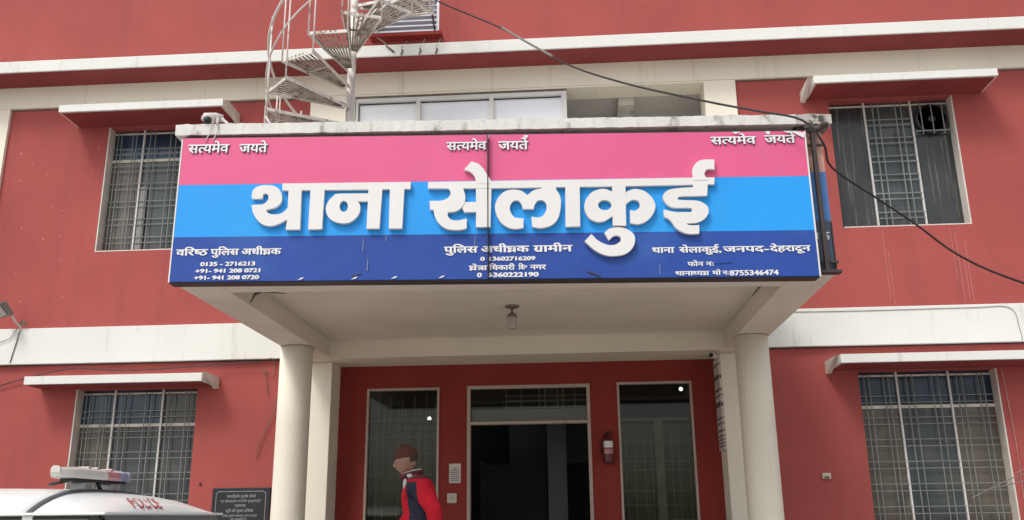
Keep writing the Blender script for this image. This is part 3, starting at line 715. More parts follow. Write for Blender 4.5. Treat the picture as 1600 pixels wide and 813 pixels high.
# raised title letters, thickness 35 mm, each a hair different so faces never share a plane
for i, (outer, hls) in enumerate(TITLE):
    me = bpy.data.meshes.new('l'); bm = bmesh.new()
    t0, t1 = OFF+0.006, OFF+0.040+0.0007*(i % 7)
    if i >= len(TITLE)-2: t1 = OFF+0.0392
    def smooth(pts, n=3):
        out = []
        m = len(pts)
        for j in range(m):
            p0, p1, p2, p3 = pts[j-1], pts[j], pts[(j+1) % m], pts[(j+2) % m]
            L1 = math.dist(p1, p2)
            v1 = (p1[0]-p0[0], p1[1]-p0[1]); v2 = (p2[0]-p1[0], p2[1]-p1[1]); v3 = (p3[0]-p2[0], p3[1]-p2[1])
            def ang(a, b): return abs(math.degrees(math.atan2(a[0]*b[1]-a[1]*b[0], a[0]*b[0]+a[1]*b[1])))
            out.append(p1)
            if ang(v1, v2) < 48 and ang(v2, v3) < 48 and (ang(v1, v2) > 6 or ang(v2, v3) > 6) and L1 < 0.16:
                for k in range(1, n):
                    t = k/n
                    out.append(tuple(0.5*((2*p1[c])+(-p0[c]+p2[c])*t+(2*p0[c]-5*p1[c]+4*p2[c]-p3[c])*t*t+(-p0[c]+3*p1[c]-3*p2[c]+p3[c])*t**3) for c in (0, 1)))
        return out
    loops = [smooth(outer)]+[smooth(h) for h in hls]
    eds = []; 
    for lp in loops:
        vv = [bm.verts.new((q[0], q[1], 0)) for q in lp]
        eds += [bm.edges.new((vv[k], vv[(k+1) % len(vv)])) for k in range(len(vv))]
    bmesh.ops.triangle_fill(bm, edges=eds, use_beauty=True, use_dissolve=False)
    r_ = bmesh.ops.extrude_face_region(bm, geom=bm.faces[:])
    tv = [g_ for g_ in r_['geom'] if isinstance(g_, bmesh.types.BMVert)]
    for v_ in tv: v_.co.z = 1
    bm.verts.index_update()
    mb = MB()
    mb.add([W(v_.co.x, v_.co.y, t0 if v_.co.z < 0.5 else t1) for v_ in bm.verts], [[q.index for q in f_.verts] for f_ in bm.faces])
    bm.free(); bpy.data.meshes.remove(me)
    mb.build('title_letter', 'letter', SB)
# small raised and printed words
def on_board(u, z, k): return W(u, z, OFF+0.004+k)
def on_board_raised(u, z, k): return W(u, z, OFF+0.012+k)
def words(name, items, dil, latin=False, fn=on_board, mt='letter_print', parent=None):
    for tok, rect in items:
        mb = MB(); place(mb, compose(tok) if isinstance(tok, list) else font_mesh(tok), rect, fn, dil, latin=latin)
        mb.build(name, mt, parent or SB, recalc=False)
SAT = ['स', ('half', 'त'), 'यमेव']
def shade_fn(u, z, k): return W(u+0.006, z-0.005, OFF+0.003+k)  # dark copy shifted down and right, painting the motto's cast shadow
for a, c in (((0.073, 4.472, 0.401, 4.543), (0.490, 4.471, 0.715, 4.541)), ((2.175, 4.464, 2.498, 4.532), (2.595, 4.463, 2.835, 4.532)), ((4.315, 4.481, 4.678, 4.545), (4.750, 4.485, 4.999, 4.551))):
    words('motto_painted_shadow', [(SAT, a), ('जयते', c)], 0.02, fn=shade_fn, mt='old_slate')
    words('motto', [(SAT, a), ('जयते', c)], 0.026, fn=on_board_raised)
words('officer_title', [(['विर', ('half', 'ष'), 'ठ'], (0.054, 3.606, 0.300, 3.654)), ('पुलिस'.replace('लि', 'िल'), (0.325, 3.606, 0.545, 3.654)), (['अधी', ('sp', 'ksha'), 'क'], (0.570, 3.606, 0.878, 3.654))], 0.035)
words('officer_title', [('पुलिस'.replace('लि', 'िल'), (2.163, 3.598, 2.425, 3.647)), (['अधी', ('sp', 'ksha'), 'क'], (2.455, 3.598, 2.828, 3.647)), ([('sp', 'gra'), 'ामीन'], (2.865, 3.598, 3.167, 3.647))], 0.035)
words('station_address', [('थाना', (3.795, 3.574, 3.965, 3.618)), ('सेलाकुई,', (4.005, 3.574, 4.330, 3.618)), ('जनपद-', (4.350, 3.574, 4.700, 3.618)), ('देहरादून', (4.715, 3.574, 5.028, 3.618))], 0.035)
words('circle_officer_line', [([('sp', 'ksha'), ('over', 'े'), ('sp', 'tra'), 'ा'], (2.359, 3.454, 2.50, 3.490)), (['िधकारी'], (2.516, 3.454, 2.715, 3.490)), ('िक॰', (2.745, 3.454, 2.81, 3.490)), ('नगर', (2.835, 3.454, 2.958, 3.490))], 0.035)
words('phone_label', [('फोन', (4.063, 3.463, 4.185, 3.496)), ('नः', (4.205, 3.463, 4.264, 3.496))], 0.03)
words('duty_officer_label', [(['थाना', ('half', 'ध'), 'य', ('sp', 'ksha')], (3.964, 3.390, 4.225, 3.422)), ('मो', (4.25, 3.390, 4.315, 3.422)), ('नः', (4.330, 3.390, 4.374, 3.422))], 0.035)
words('phone_number', [('0135 - 2716213', (0.253, 3.517, 0.678, 3.549)), ('+91- 941 208 0721', (0.218, 3.462, 0.722, 3.493)), ('+91- 941 208 0720', (0.213, 3.407, 0.716, 3.438))], 0.06, True)
words('phone_number', [('0', (2.449, 3.529, 2.479, 3.561)), ('13602716209', (2.519, 3.529, 2.875, 3.561)), ('0', (2.424, 3.397, 2.455, 3.432)), ('1360222190', (2.519, 3.397, 2.897, 3.432))], 0.055, True)
words('phone_number', [('8755346474', (4.385, 3.384, 4.760, 3.424))], 0.045, True)
# torn corners and scuffs of the vinyl
def scrap(pts, mt='letter_print', name='torn_vinyl', off=0.005):
    mb = MB(); mb.prism([W(u, z, OFF+off) for u, z in pts], tuple(BN*0.003)); return mb.build(name, mt, SB)
scrap([(4.905, 4.590), (4.93, 4.575), (4.975, 4.583), (5.01, 4.56), (5.07, 4.525), (5.075, 4.57), (5.0, 4.587)], off=0.010)
scrap([(4.76, 4.588), (4.80, 4.588), (4.795, 4.56), (4.775, 4.562)], off=0.010)
scrap([(4.49, 4.588), (4.56, 4.588), (4.52, 4.568)], off=0.010)
scrap([(2.50, 4.590), (2.52, 4.590), (2.52, 4.56), (2.508, 4.555)], off=0.016)
scrap([(2.80, 4.585), (2.835, 4.585), (2.828, 4.558), (2.805, 4.560)], off=0.010)
for u in (1.02, 1.44, 1.75, 2.12, 2.50): scrap([(u, 3.392), (u+0.035, 3.400), (u+0.05, 3.413), (u+0.03, 3.412)])
for u, z, h in ((1.52, 3.62, 0.10), (1.56, 3.46, 0.10), (2.40, 3.64, 0.09), (3.84, 3.40, 0.08), (1.70, 3.70, 0.05)):
    scrap([(u, z), (u+0.005, z), (u+0.007, z+h), (u+0.003, z+h)], 'bar_blue')
scrap([(3.27, 3.43), (3.38, 3.385), (3.385, 3.392), (3.29, 3.436)], 'black_iron')
scrap([(4.27, 3.487), (4.41, 3.497), (4.41, 3.490), (4.28, 3.482)], 'navy')
scrap([(1.44, 3.42), (1.52, 3.445), (1.52, 3.440), (1.45, 3.414)], 'black_iron')

# ------------------------------------------------------------------ the older board left behind it
OB = thing('old_signboard', W(2.65, 3.43, 0.01), 'faded older peach and blue hoarding peeping out behind the right end of the big board', 'signboard')
b = MB()
b.cur = 0; strip(b, 0.06, 5.262, 4.285, 4.285, 4.625, 4.625, 0.004, 0.012)
b.cur = 1; strip(b, 0.06, 5.262, 3.864, 3.864, 4.284, 4.284, 0.004, 0.012)
b.cur = 2; strip(b, 0.06, 5.258, 3.425, 3.425, 3.863, 3.863, 0.004, 0.012)
b.build('panel', ['old_pink', 'old_blue', 'old_slate'], OB)
mb = MB(); place(mb, font_mesh('क'), (5.165, 3.70, 5.235, 3.765), lambda u, z, k: W(u, z, 0.0145+k), 0.03); place(mb, font_mesh('स'), (5.105, 3.71, 5.150, 3.76), lambda u, z, k: W(u, z, 0.0145+k), 0.03); mb.build('lettering', 'letter_print', OB, recalc=False)
b = MB()
strip(b, 5.150, 5.182, 3.415, 3.415, 4.60, 4.60, 0.06, 0.095)
strip(b, 5.085, 5.255, 4.50, 4.50, 4.515, 4.515, 0.03, 0.058); strip(b, 5.085, 5.27, 3.50, 3.50, 3.52, 3.52, 0.03, 0.058)
strip(b, 5.085, 5.275, 3.412, 3.412, 3.432, 3.432, 0.013, 0.10)
strip(b, 5.252, 5.262, 3.43, 3.43, 3.85, 3.85, 0.013, 0.03)
strip(b, 5.095, 5.11, 4.60, 4.60, 4.625, 4.625, 0.013, 0.11)
b.build('angle_iron', 'black_iron', OB)

# ------------------------------------------------------------------ spiral staircase
PX, PY = -2.43, -1.30
SS = thing('spiral_staircase', (PX, PY, 4.52), 'white iron spiral staircase with slatted wedge treads on the porch roof', 'staircase')
b = MB(); b.lathe((PX, PY, 4.52), [(0.12, 0), (0.12, 0.012), (0.047, 0.02), (0.047, 4.4), (0.03, 4.45)], 20); b.build('pole', 'iron', SS)
def pol(phi, r_, z): a = R(phi); return (PX-math.cos(a)*r_, PY-math.sin(a)*r_, z)
steps = []
for k in range(-4, 14):
    if k <= 0: phi = 20+(k)*22; z = 5.90+k*0.215
    else:
        phi = [0, 45, 66, 88, 110, 134, 157, 180, 204, 227, 250, 273, 296, 319][k]; z = [0, 6.12, 6.345, 6.57, 6.79, 7.00, 7.21, 7.43, 7.65, 7.87, 8.09, 8.31, 8.53, 8.75][k]
    steps.append((phi, z))
RO = 0.93
for phi, z in steps:
    hw = 13.5
    b = MB(); b.cur = 0
    def bar(p1, p2, hgt, wd):
        a, c = Vector(p1), Vector(p2); t = (c-a).normalized(); s_ = t.cross(Vector((0, 0, 1)))*wd/2
        lo = Vector((0, 0, -hgt))
        b.add([a-s_, a+s_, c+s_, c-s_, a-s_+lo, a+s_+lo, c+s_+lo, c-s_+lo], [(0, 1, 2, 3), (7, 6, 5, 4), (0, 4, 5, 1), (1, 5, 6, 2), (2, 6, 7, 3), (3, 7, 4, 0)])
    bar(pol(phi-hw, RO, z), pol(phi+hw, RO, z), 0.035, 0.012)
    bar(pol(phi-hw, RO, z), pol(phi-30, 0.06, z), 0.035, 0.010)
    bar(pol(phi+hw, RO, z), pol(phi+30, 0.06, z), 0.035, 0.010)
    b.cur = 1
    for j in range(8):
        t = -0.86+1.72*j/7
        bar(pol(phi+hw*t, RO-0.012, z-0.004), pol(phi+26*t, 0.10, z-0.004), 0.010, 0.017)
    bar(pol(phi-hw*1.0, 0.60, z-0.016), pol(phi+hw*1.0, 0.60, z-0.016), 0.018, 0.012)
    b.build('tread', ['iron', 'tread'], SS)
# balusters and curved rails
def rail(hh, p0=-70, p1=318, r_=RO+0.012):
    pts = []
    n = 96
    for i in range(n+1):
        phi = p0+(p1-p0)*i/n
        # height follows the treads
        ph = [s_[0] for s_ in steps]; zz = [s_[1] for s_ in steps]
        for j in range(len(ph)-1):
            if ph[j] <= phi <= ph[j+1]:
                zv = zz[j]+(zz[j+1]-zz[j])*(phi-ph[j])/(ph[j+1]-ph[j]); break
        else: zv = zz[0] if phi < ph[0] else zz[-1]
        pts.append(pol(phi, r_, zv+hh))
    return pts
for hh, rd in ((0.92, 0.017), (0.50, 0.011)):
    b = MB(); b.tube(rail(hh), rd, 6); b.build('handrail', 'iron', SS)
for phi, z in steps[:-1]:
    for dph in (-13, 13):
        if dph == -13 and phi < 30 and phi > -100 and False: continue
        b = MB(); b.tube([pol(phi+dph, RO+0.008, z-0.03), pol(phi+dph, RO+0.008, z+(0.90 if dph < 0 else 1.0))], 0.009, 6); b.build('baluster', 'iron', SS)
b = MB(); b.tube([pol(28, RO, 5.84), pol(20, 0.6, 5.40), pol(12, 0.5, 4.6)], 0.012, 6); b.tube([pol(5, RO, 5.84), pol(12, 0.7, 5.3)], 0.012, 6); b.build('brace', 'iron', SS)
b = MB(); b.tube([(-1.66, -0.06, 7.745), (-1.78, -0.12, 8.55)], 0.012, 6); tag(b.build('stay_rod', 'black_iron', SS), None)
# ------------------------------------------------------------------ small fittings
T = thing('ceiling_lamp', (-0.57, -1.85, zc), 'small dusty hanging lamp with a ribbed glass shade under the porch ceiling', 'lamp')
b = MB(); b.lathe((-0.57, -1.85, zc-0.022), [(0.05, 0), (0.072, 0.01), (0.072, 0.02)], 20); b.build('ceiling_plate', 'brass', T)
b = MB(); b.lathe((-0.57, -1.85, zc-0.115), [(0.05, 0), (0.05, 0.02), (0.022, 0.045), (0.012, 0.05), (0.012, 0.075), (0.022, 0.08), (0.022, 0.092)], 20); b.build('holder', 'brass', T)
b = MB(); b.lathe((-0.57, -1.85, zc-0.235), [(0.02, 0), (0.044, 0.006), (0.047, 0.03), (0.044, 0.035), (0.050, 0.06), (0.047, 0.065), (0.052, 0.09), (0.050, 0.118)], 20); b.build('shade', 'bulb', T)

T = thing('fire_extinguisher', (0.405, 0.30, 2.22), 'dark red fire extinguisher with a white label on the shaded red wall right of the door', 'extinguisher')
ex, ey = 0.405, 0.275
b = MB(); b.lathe((ex, ey, 2.19), [(0.05, 0), (0.062, 0.01), (0.064, 0.05), (0.064, 0.24), (0.05, 0.28), (0.025, 0.30), (0.022, 0.32)], 24); b.build('cylinder', 'ext_red', T)
b = MB()
for a0, z0_, z1_ in ((0, 2.37, 2.445), (1, 2.30, 2.355)):
    b.cur = a0
    vs = []; 
    for k in range(9):
        q = R(215+110*k/8); vs += [(ex+0.0655*math.cos(q), ey+0.0655*math.sin(q), z0_), (ex+0.0655*math.cos(q), ey+0.0655*math.sin(q), z1_)]
    b.add(vs, [(2*k, 2*k+2, 2*k+3, 2*k+1) for k in range(8)], True)
b.build('label_sticker', ['letter', 'bar_red'], T, recalc=False)
b = MB(); b.lathe((ex, ey, 2.51), [(0.018, 0), (0.024, 0.01), (0.018, 0.03)], 12); b.tube([(ex-0.01, ey, 2.545), (ex+0.05, ey-0.01, 2.57)], 0.008); b.tube([(ex+0.01, ey, 2.53), (ex+0.06, ey-0.01, 2.535)], 0.007); b.build('valve', 'black', T)
b = MB(); b.tube([(ex-0.015, ey, 2.53), (ex-0.06, ey-0.02, 2.50), (ex-0.085, ey-0.02, 2.42), (ex-0.08, ey-0.02, 2.30)], 0.008); b.build('hose', 'black', T)
b = MB(); b.box(ex-0.02, ex+0.02, 0.338, 0.349, 2.25, 2.52); b.build('bracket', 'black', T)

# notice and switch plate between left side window and door
T = thing('paper_notice', (-1.415, 0.345, 1.99), 'white paper notice pasted on the shaded red pier left of the doorway', 'notice')
b = MB(); b.box(-1.484, -1.345, 0.343, 0.349, 1.995, 2.219); b.build('sheet', 'paper', T)
b = MB()
for k in range(7):
    z = 2.165-k*0.024; wv = [0.02, 0.05, 0.05, 0.045, 0.05, 0.055, 0.05][k]
    x = -1.415-wv
    random.seed(k)
    while x < -1.415+wv:
        l = random.uniform(0.008, 0.02); b.box(x, min(x+l, -1.36), 0.340, 0.3425, z-0.004, z+0.004); x += l+0.005
b.build('print', 'ink', T)
T = thing('switch_plate', (-1.446, 0.345, 1.76), 'square cream switch plate on the shaded red pier below the white paper notice', 'switch')
b = MB(); b.box(-1.504, -1.389, 0.325, 0.349, 1.765, 1.880); b.build('plate', 'plastic', T, bevel=0.012)
b = MB()
for x in (-1.475, -1.45, -1.425): b.box(x-0.008, x+0.008, 0.318, 0.324, 1.81, 1.84)
b.build('rocker', 'frame', T)
# black marble plaque
T = thing('marble_plaque', (-3.85, -0.02, 1.2), 'black marble inscription slab on the red wall left of the porch column', 'plaque')
b = MB(); b.box(-4.195, -3.512, -0.028, -0.001, 1.15, 1.963); b.build('slab', 'marble', T, bevel=0.004)
b = MB()
def pl(u, z, k): return (u, -0.0290-k, z)
L = -4.15; Rr = -3.56
b.add([(L+0.03, -0.0295, 1.925), (Rr-0.03, -0.0295, 1.925), (Rr-0.03, -0.0295, 1.918), (L+0.03, -0.0295, 1.918)], [(0, 1, 2, 3)])
b.add([(L, -0.0295, 1.90), (L+0.006, -0.0295, 1.90), (L+0.006, -0.0295, 1.18), (L, -0.0295, 1.18)], [(0, 1, 2, 3)])
b.add([(Rr-0.006, -0.0295, 1.90), (Rr, -0.0295, 1.90), (Rr, -0.0295, 1.18), (Rr-0.006, -0.0295, 1.18)], [(0, 1, 2, 3)])
b.add([(L+0.03, -0.0295, 1.925), (L+0.03, -0.0295, 1.918), (L+0.006, -0.0295, 1.893), (L, -0.0295, 1.90)], [(0, 1, 2, 3)])
b.add([(Rr-0.03, -0.0295, 1.925), (Rr-0.03, -0.0295, 1.918), (Rr-0.006, -0.0295, 1.893), (Rr, -0.0295, 1.90)], [(0, 1, 2, 3)])
b.build('border_line', 'engraved', T, recalc=False)
mb = MB()
for s_, x0, x1, z0, z1 in (('नवनिर्मित पुलिस चौकी', -4.02, -3.68, 1.852, 1.878), ('का लोकार्पण माननीय मुख्यमंत्री', -4.09, -3.62, 1.802, 1.824), ('उत्तराखण्ड', -3.92, -3.79, 1.752, 1.776),
                           ('श्री जी द्वारा दिनांक', -4.02, -3.70, 1.690, 1.718), ('वरिष्ठ पुलिस अधीक्षक जनपद देहरादून', -4.06, -3.65, 1.640, 1.660), ('की उपस्थिति में', -3.96, -3.77, 1.600, 1.620), ('किया गया', -4.04, -3.68, 1.555, 1.575)):
    place(mb, font_mesh(s_), (x0, z0, x1, z1), pl, 0.02)
mb.build('inscription', 'engraved', T, recalc=False)
# rusty nail left of the plaque
b = MB(); b.sphere((-4.36, -0.01, 2.015), 0.014, 8, 6); tag(b.build('wall_hook', 'black_iron'), 'tiny dark rusty hook in the red wall above left of the black plaque', 'hook')
# junction plate on right wall
T = thing('junction_box', (2.80, -0.02, 1.95), 'small cream junction box alone on the red wall right of the porch', 'junction box')
b = MB(); b.box(2.757, 2.850, -0.03, -0.001, 1.970, 2.035); b.build('box', 'plastic', T, bevel=0.006)
b = MB(); b.box(2.775, 2.83, -0.034, -0.031, 1.975, 2.0); b.build('slot', 'soot_shade', T)
# vertical notice board on the inner face of the right pilaster
T = thing('notice_board', (1.72, 0.14, 2.3), 'tall narrow white printed board fixed inside the right pilaster of the entrance', 'notice board')
b = MB(); b.box(1.700, 1.728, -0.045, 0.33, 2.31, 3.37); b.build('board', 'paper', T)
b = MB()
random.seed(5)
for z, h in ((3.28, 0.02), (3.12, 0.05), (2.98, 0.03), (2.92, 0.02), (2.80, 0.06), (2.66, 0.02), (2.60, 0.02), (2.52, 0.02), (2.46, 0.02), (2.42, 0.015), (2.38, 0.015), (2.345, 0.015)):
    y = 0.0
    while y < 0.29:
        l = random.uniform(0.02, 0.07); b.box(1.6965, 1.6995, y, min(y+l, 0.30), z, z+h); y += l+0.02
    b.box(1.7, 1.727, -0.0485, -0.0455, z, z+h*0.7)
b.build('print', 'ink', T)

# cameras and floodlight
T = thing('security_camera', (1.62, -0.15, 3.36), 'white bullet security camera under the porch beam beside the tall notice board', 'security camera')
b = MB(); b.tube([(1.58, -0.34, 3.335), (1.66, -0.20, 3.345)], [0.030, 0.030], 12); b.build('body', 'cctv', T)
b = MB(); b.tube([(1.575, -0.352, 3.334), (1.580, -0.34, 3.335)], [0.026, 0.026], 12); b.build('lens', 'black', T)
b = MB(); b.tube([(1.65, -0.22, 3.36), (1.67, -0.22, 3.40)], 0.012, 8); b.lathe((1.67, -0.22, 3.392), [(0.03, 0), (0.03, 0.012)], 14); b.build('bracket', 'cctv', T)
T = thing('security_camera', W(0.23, 4.73, 0.05), 'pinkish white security camera with loose wires standing on the left end of the porch coping', 'security camera')
q = W(0.22, 4.80, 0.08)
b = MB(); b.tube([(q[0]-0.06, q[1]-0.04, q[2]-0.02), (q[0]-0.045, q[1]-0.03, q[2]), (q[0]+0.02, q[1]+0.02, q[2]+0.025), (q[0]+0.07, q[1]+0.05, q[2]+0.03)], [0.025, 0.045, 0.042, 0.03], 14); b.build('body', 'cctv', T)
b = MB(); b.sphere((q[0]-0.02, q[1]-0.05, q[2]-0.028), 0.033, 12, 8); b.build('lens', 'black', T)
b = MB(); b.tube([(q[0]+0.05, q[1]+0.03, q[2]+0.03), (q[0]+0.12, q[1]+0.02, q[2]-0.03), (q[0]+0.15, q[1]+0.0, q[2]-0.075)], [0.016, 0.014, 0.016], 8)
b.tube([(q[0]+0.03, q[1]+0.02, q[2]+0.04), (q[0]+0.06, q[1]-0.03, q[2]-0.02), (q[0]+0.07, q[1]-0.06, q[2]-0.075)], 0.010, 8); b.build('bracket', 'cctv', T)
b = MB(); 
b.tube([(q[0]+0.05, q[1]-0.02, q[2]+0.01), W(0.29, 4.74, 0.139), W(0.295, 4.66, 0.142), W(0.275, 4.60, 0.152), W(0.26, 4.585, 0.150)], 0.0045, 6)
b.tube([(q[0]+0.02, q[1]-0.02, q[2]+0.01), W(0.25, 4.735, 0.139), W(0.235, 4.66, 0.142), W(0.215, 4.60, 0.152), W(0.205, 4.575, 0.150)], 0.0045, 6); b.build('wire', 'cctv', T)

T = thing('floodlight', (-6.86, -0.02, 3.95), 'grey metal floodlight on a bracket at the left end of the white band', 'floodlight')
b = MB(); b.prism([(-6.98, -0.34, 4.14), (-6.86, -0.40, 4.16), (-6.79, -0.30, 4.02), (-6.93, -0.24, 4.00)], (0.0, 0.10, 0.05)); b.build('housing', 'flood', T, bevel=0.01)
b = MB(); b.prism([(-6.975, -0.346, 4.13), (-6.875, -0.403, 4.15), (-6.812, -0.312, 4.03), (-6.93, -0.252, 4.01)], (0.0, -0.006, -0.004)); b.build('lens', 'bulb', T)
b = MB(); b.tube([(-6.82, -0.22, 4.06), (-6.80, -0.15, 3.98), (-6.77, -0.08, 3.93), (-6.77, -0.075, 3.86)], 0.014, 8); b.build('bracket', 'cctv', T)
b = MB()
for k in range(5):
    a = [(-6.74+0.028*math.cos(t+k)+0.008*k, -0.10, 3.97+0.035*math.sin(t+k*0.7)) for t in [x*0.7 for x in range(10)]]
    b.tube(a, 0.004, 5)
b.tube([(-6.77, -0.08, 3.90), (-6.79, -0.078, 3.75), (-6.84, -0.078, 3.48)], 0.006, 6)
b.tube([(-6.79, -0.09, 3.92), (-6.88, -0.085, 3.78), (-7.05, -0.085, 3.72)], 0.004, 6); b.build('wire', 'brass', T)

# ------------------------------------------------------------------ cables
def bez(pts, n=6):
    out = []
    P = [Vector(p) for p in pts]
    for i in range(len(P)-1):
        p0, p1, p2, p3 = P[max(i-1, 0)], P[i], P[i+1], P[min(i+2, len(P)-1)]
        for k in range(n):
            t = k/n
            out.append(0.5*((2*p1)+(-p0+p2)*t+(2*p0-5*p1+4*p2-p3)*t*t+(-p0+3*p1-3*p2+p3)*t**3))
    out.append(P[-1]); return out
b = MB()
b.tube(bez([(-1.86, -0.5, 8.25), (-1.581, -0.6, 7.9), (-0.688, -1.2, 7.092), (0.009, -2.0, 6.187), (0.58, -2.7, 5.565), (1.218, -3.3, 5.057), (1.577, -3.62, 4.796), (1.884, -3.83, 4.572+0.03), (2.04, -3.80, 4.40), (2.206, -3.4, 4.358), (2.607, -3.2, 4.146), (2.97, -3.0, 3.973), (3.343, -2.9, 3.705), (3.872, -2.8, 3.478), (5.2, -2.4, 3.15)], 5), 0.0095, 6)
tag(b.build('power_cable', 'cable'), 'thick black cable sagging from the staircase across the coping to the right edge', 'cable')
b = MB()
b.tube(bez([(-0.688, -1.21, 7.10), (-0.40, -1.55, 6.71), (-0.1, -1.88, 6.33)], 6), 0.013, 6)
tag(b.build('cable_sleeve', 'cable_grey'), 'pale worn sleeve wrapped round the upper part of the thick black cable', 'cable sleeve')
b = MB()
b.tube(bez([(-7.3, -0.03, 3.10), (-6.954, -0.035, 3.209), (-6.487, -0.05, 3.325), (-6.009, -0.09, 3.392), (-5.7, -0.09, 3.375), (-5.367, -0.09, 3.35), (-4.9, -0.08, 3.365), (-4.57, -0.08, 3.384), (-3.704, -0.08, 3.425)], 5), 0.007, 6)
tag(b.build('thin_cable', 'black_iron'), 'dark thin cable looping along the red wall under the left white band', 'cable')
b = MB()
b.tube(bez([(-3.50, -0.03, 2.98), (-3.533, -0.03, 2.80), (-3.614, -0.03, 2.635), (-3.68, -0.03, 2.45), (-3.707, -0.02, 2.304)], 5), 0.005, 6)
b.tube(bez([(-3.62, -0.03, 3.30), (-3.70, -0.03, 3.33), (-3.66, -0.03, 3.28), (-3.63, -0.03, 3.12), (-3.61, -0.03, 3.02)], 5), 0.004, 6)
b.tube(bez([(-3.60, -0.075, 3.47), (-3.55, -0.03, 3.40), (-3.57, -0.03, 3.22)], 5), 0.004, 6)
tag(b.build('loose_wire', 'brass'), 'loose bits of thin wire hanging on the red wall left of the porch column', 'wire')
b = MB()
b.tube(bez([(2.3, -0.076, 3.87), (3.4, -0.076, 3.86), (4.6, -0.076, 3.865), (5.05, -0.076, 3.85), (5.12, -0.076, 3.60), (5.13, -0.076, 3.47)], 8), 0.0035, 5)
tag(b.build('thin_cable', 'cable_grey'), 'faint thin wire running along the top of the right white band', 'cable')
T = thing('twisted_flex', (4.80, -0.05, 1.5), 'red and white twisted flex hanging beside the lower right window', 'cable')
for j, mt in enumerate(('rope_red', 'letter')):
    b = MB(); pts = []
    for k in range(260):
        t = k/259; z = 3.15-1.7*t; a = k*1.9+j*math.pi
        pts.append((4.865+0.0*t+0.0035*math.cos(a)+0.03*math.sin(t*3), -0.03+0.0035*math.sin(a), z))
    b.tube(pts, 0.0035 if j else 0.0045, 5); b.build('strand', mt, T)
b = MB()
b.tube(bez([(4.98, -0.25, 2.03), (4.6, -0.4, 1.93), (4.1, -0.6, 1.74)], 6), 0.005, 5)
b.tube(bez([(5.0, -0.25, 1.98), (4.7, -0.4, 1.90), (4.3, -0.5, 1.82)], 6), 0.005, 5)
b.tube(bez([(4.95, -0.25, 2.10), (4.66, -0.4, 1.98)], 6), 0.004, 5)
tag(b.build('service_wire', 'cable_grey'), 'thin grey overhead wires crossing low in front of the lower right window', 'wire')

# lamps seen inside, through the glass
for nm, p_, lb in (('led_bulb', (1.45, 1.6, 3.22), 'lit white bulb inside the room seen in the right side window'), ('led_bulb', (-1.93, 1.6, 2.89), 'lit white bulb inside the room seen in the left side window')):
    T = thing(nm, p_, lb, 'bulb')
    b = MB(); b.sphere(p_, 0.026, 12, 8); b.build('globe', 'led', T)
    b = MB(); b.lathe((p_[0], p_[1], p_[2]+0.03), [(0.02, 0), (0.02, 0.05), (0.006, 0.06), (0.006, 3.39-p_[2]-0.03)], 10); b.build('holder', 'brass', T)

# paint runs on the red wall under the upper right window
b = MB(); random.seed(11)
for x, z0_, z1_ in ((3.76, 4.0, 4.85), (3.80, 3.95, 4.6), (4.55, 4.2, 4.87), (4.60, 3.95, 4.8), (4.66, 4.0, 4.5), (4.70, 3.95, 4.7)):
    n = 1
    for k in range(n):
        a = z1_-(z1_-z0_)*k/n; c = z0_
        b = MB(); b.box(x-0.004+random.uniform(-0.003, 0.003), x+0.004, -0.0025, -0.0008, c, a); b.build('paint_run', 'drip', BT)
for k in range(16):
    x = random.uniform(-7.2, -6.1); z = random.uniform(4.1, 6.3); b = MB(); b.box(x, x+0.010, -0.0025, -0.0008, z, z+random.uniform(0.008, 0.022)); b.build('chipped_speck', 'fleck', BT)
# ------------------------------------------------------------------ police vehicle, side-on, nose to the right
VY0, VY1 = -5.80, -4.20
VX0, VX1 = -5.85, -2.47      # rear of roof, front header
PV = thing('police_vehicle', (-3.6, -4.96, 0), 'white police utility vehicle with a roof light bar parked before the lower left window', 'car')
def crown(x):
    pts = [(-5.9, 1.70), (-5.6, 1.78), (-5.0, 1.80), (-3.4, 1.80), (-3.0, 1.791), (-2.85, 1.774), (-2.7, 1.755), (-2.6, 1.733), (-2.52, 1.698), (-2.47, 1.652)]
    for (a, za), (c, zc_) in zip(pts[:-1], pts[1:]):
        if a <= x <= c: return za+(zc_-za)*(x-a)/(c-a)
    return pts[-1][1]
def roofz(x, y):
    s = abs((y-(VY0+VY1)/2)/((VY1-VY0)/2)); s = min(1, s)
    return 1.648+(crown(x)-1.648)*(1-s**3.4)
def roof_part(xa, xb, nx, name):
    mb = MB(); ny = 28; vs = []; fs = []
    ys = [-math.cos(math.pi*j/ny) for j in range(ny+1)]
    for i in range(nx+1):
        x = xa+(xb-xa)*i/nx
        for t in ys:
            y = (VY0+VY1)/2+t*(VY1-VY0)/2
            vs.append((x, y, roofz(x, y)))
    for i in range(nx):
        for j in range(ny): fs.append((i*(ny+1)+j, (i+1)*(ny+1)+j, (i+1)*(ny+1)+j+1, i*(ny+1)+j+1))
    k = len(vs)
    vs += [(v[0], v[1], min(v[2]-0.012, 1.634)) for v in vs]
    for i in range(nx):
        for j in range(ny): fs.append((k+i*(ny+1)+j+1, k+(i+1)*(ny+1)+j+1, k+(i+1)*(ny+1)+j, k+i*(ny+1)+j))
        fs.append((i*(ny+1), k+i*(ny+1), k+(i+1)*(ny+1), (i+1)*(ny+1)))
        fs.append(((i+1)*(ny+1)+ny, k+(i+1)*(ny+1)+ny, k+i*(ny+1)+ny, i*(ny+1)+ny))
    for i in (0, nx):
        for j in range(ny): fs.append((i*(ny+1)+j, i*(ny+1)+j+1, k+i*(ny+1)+j+1, k+i*(ny+1)+j))
    mb.add(vs, fs, True)
    return mb.build(name, 'car', PV, recalc=True)
roof = roof_part(VX0, -2.880, 30, 'roof')
roof_part(-2.845, VX1, 26, 'roof')
b = MB(); ny = 24
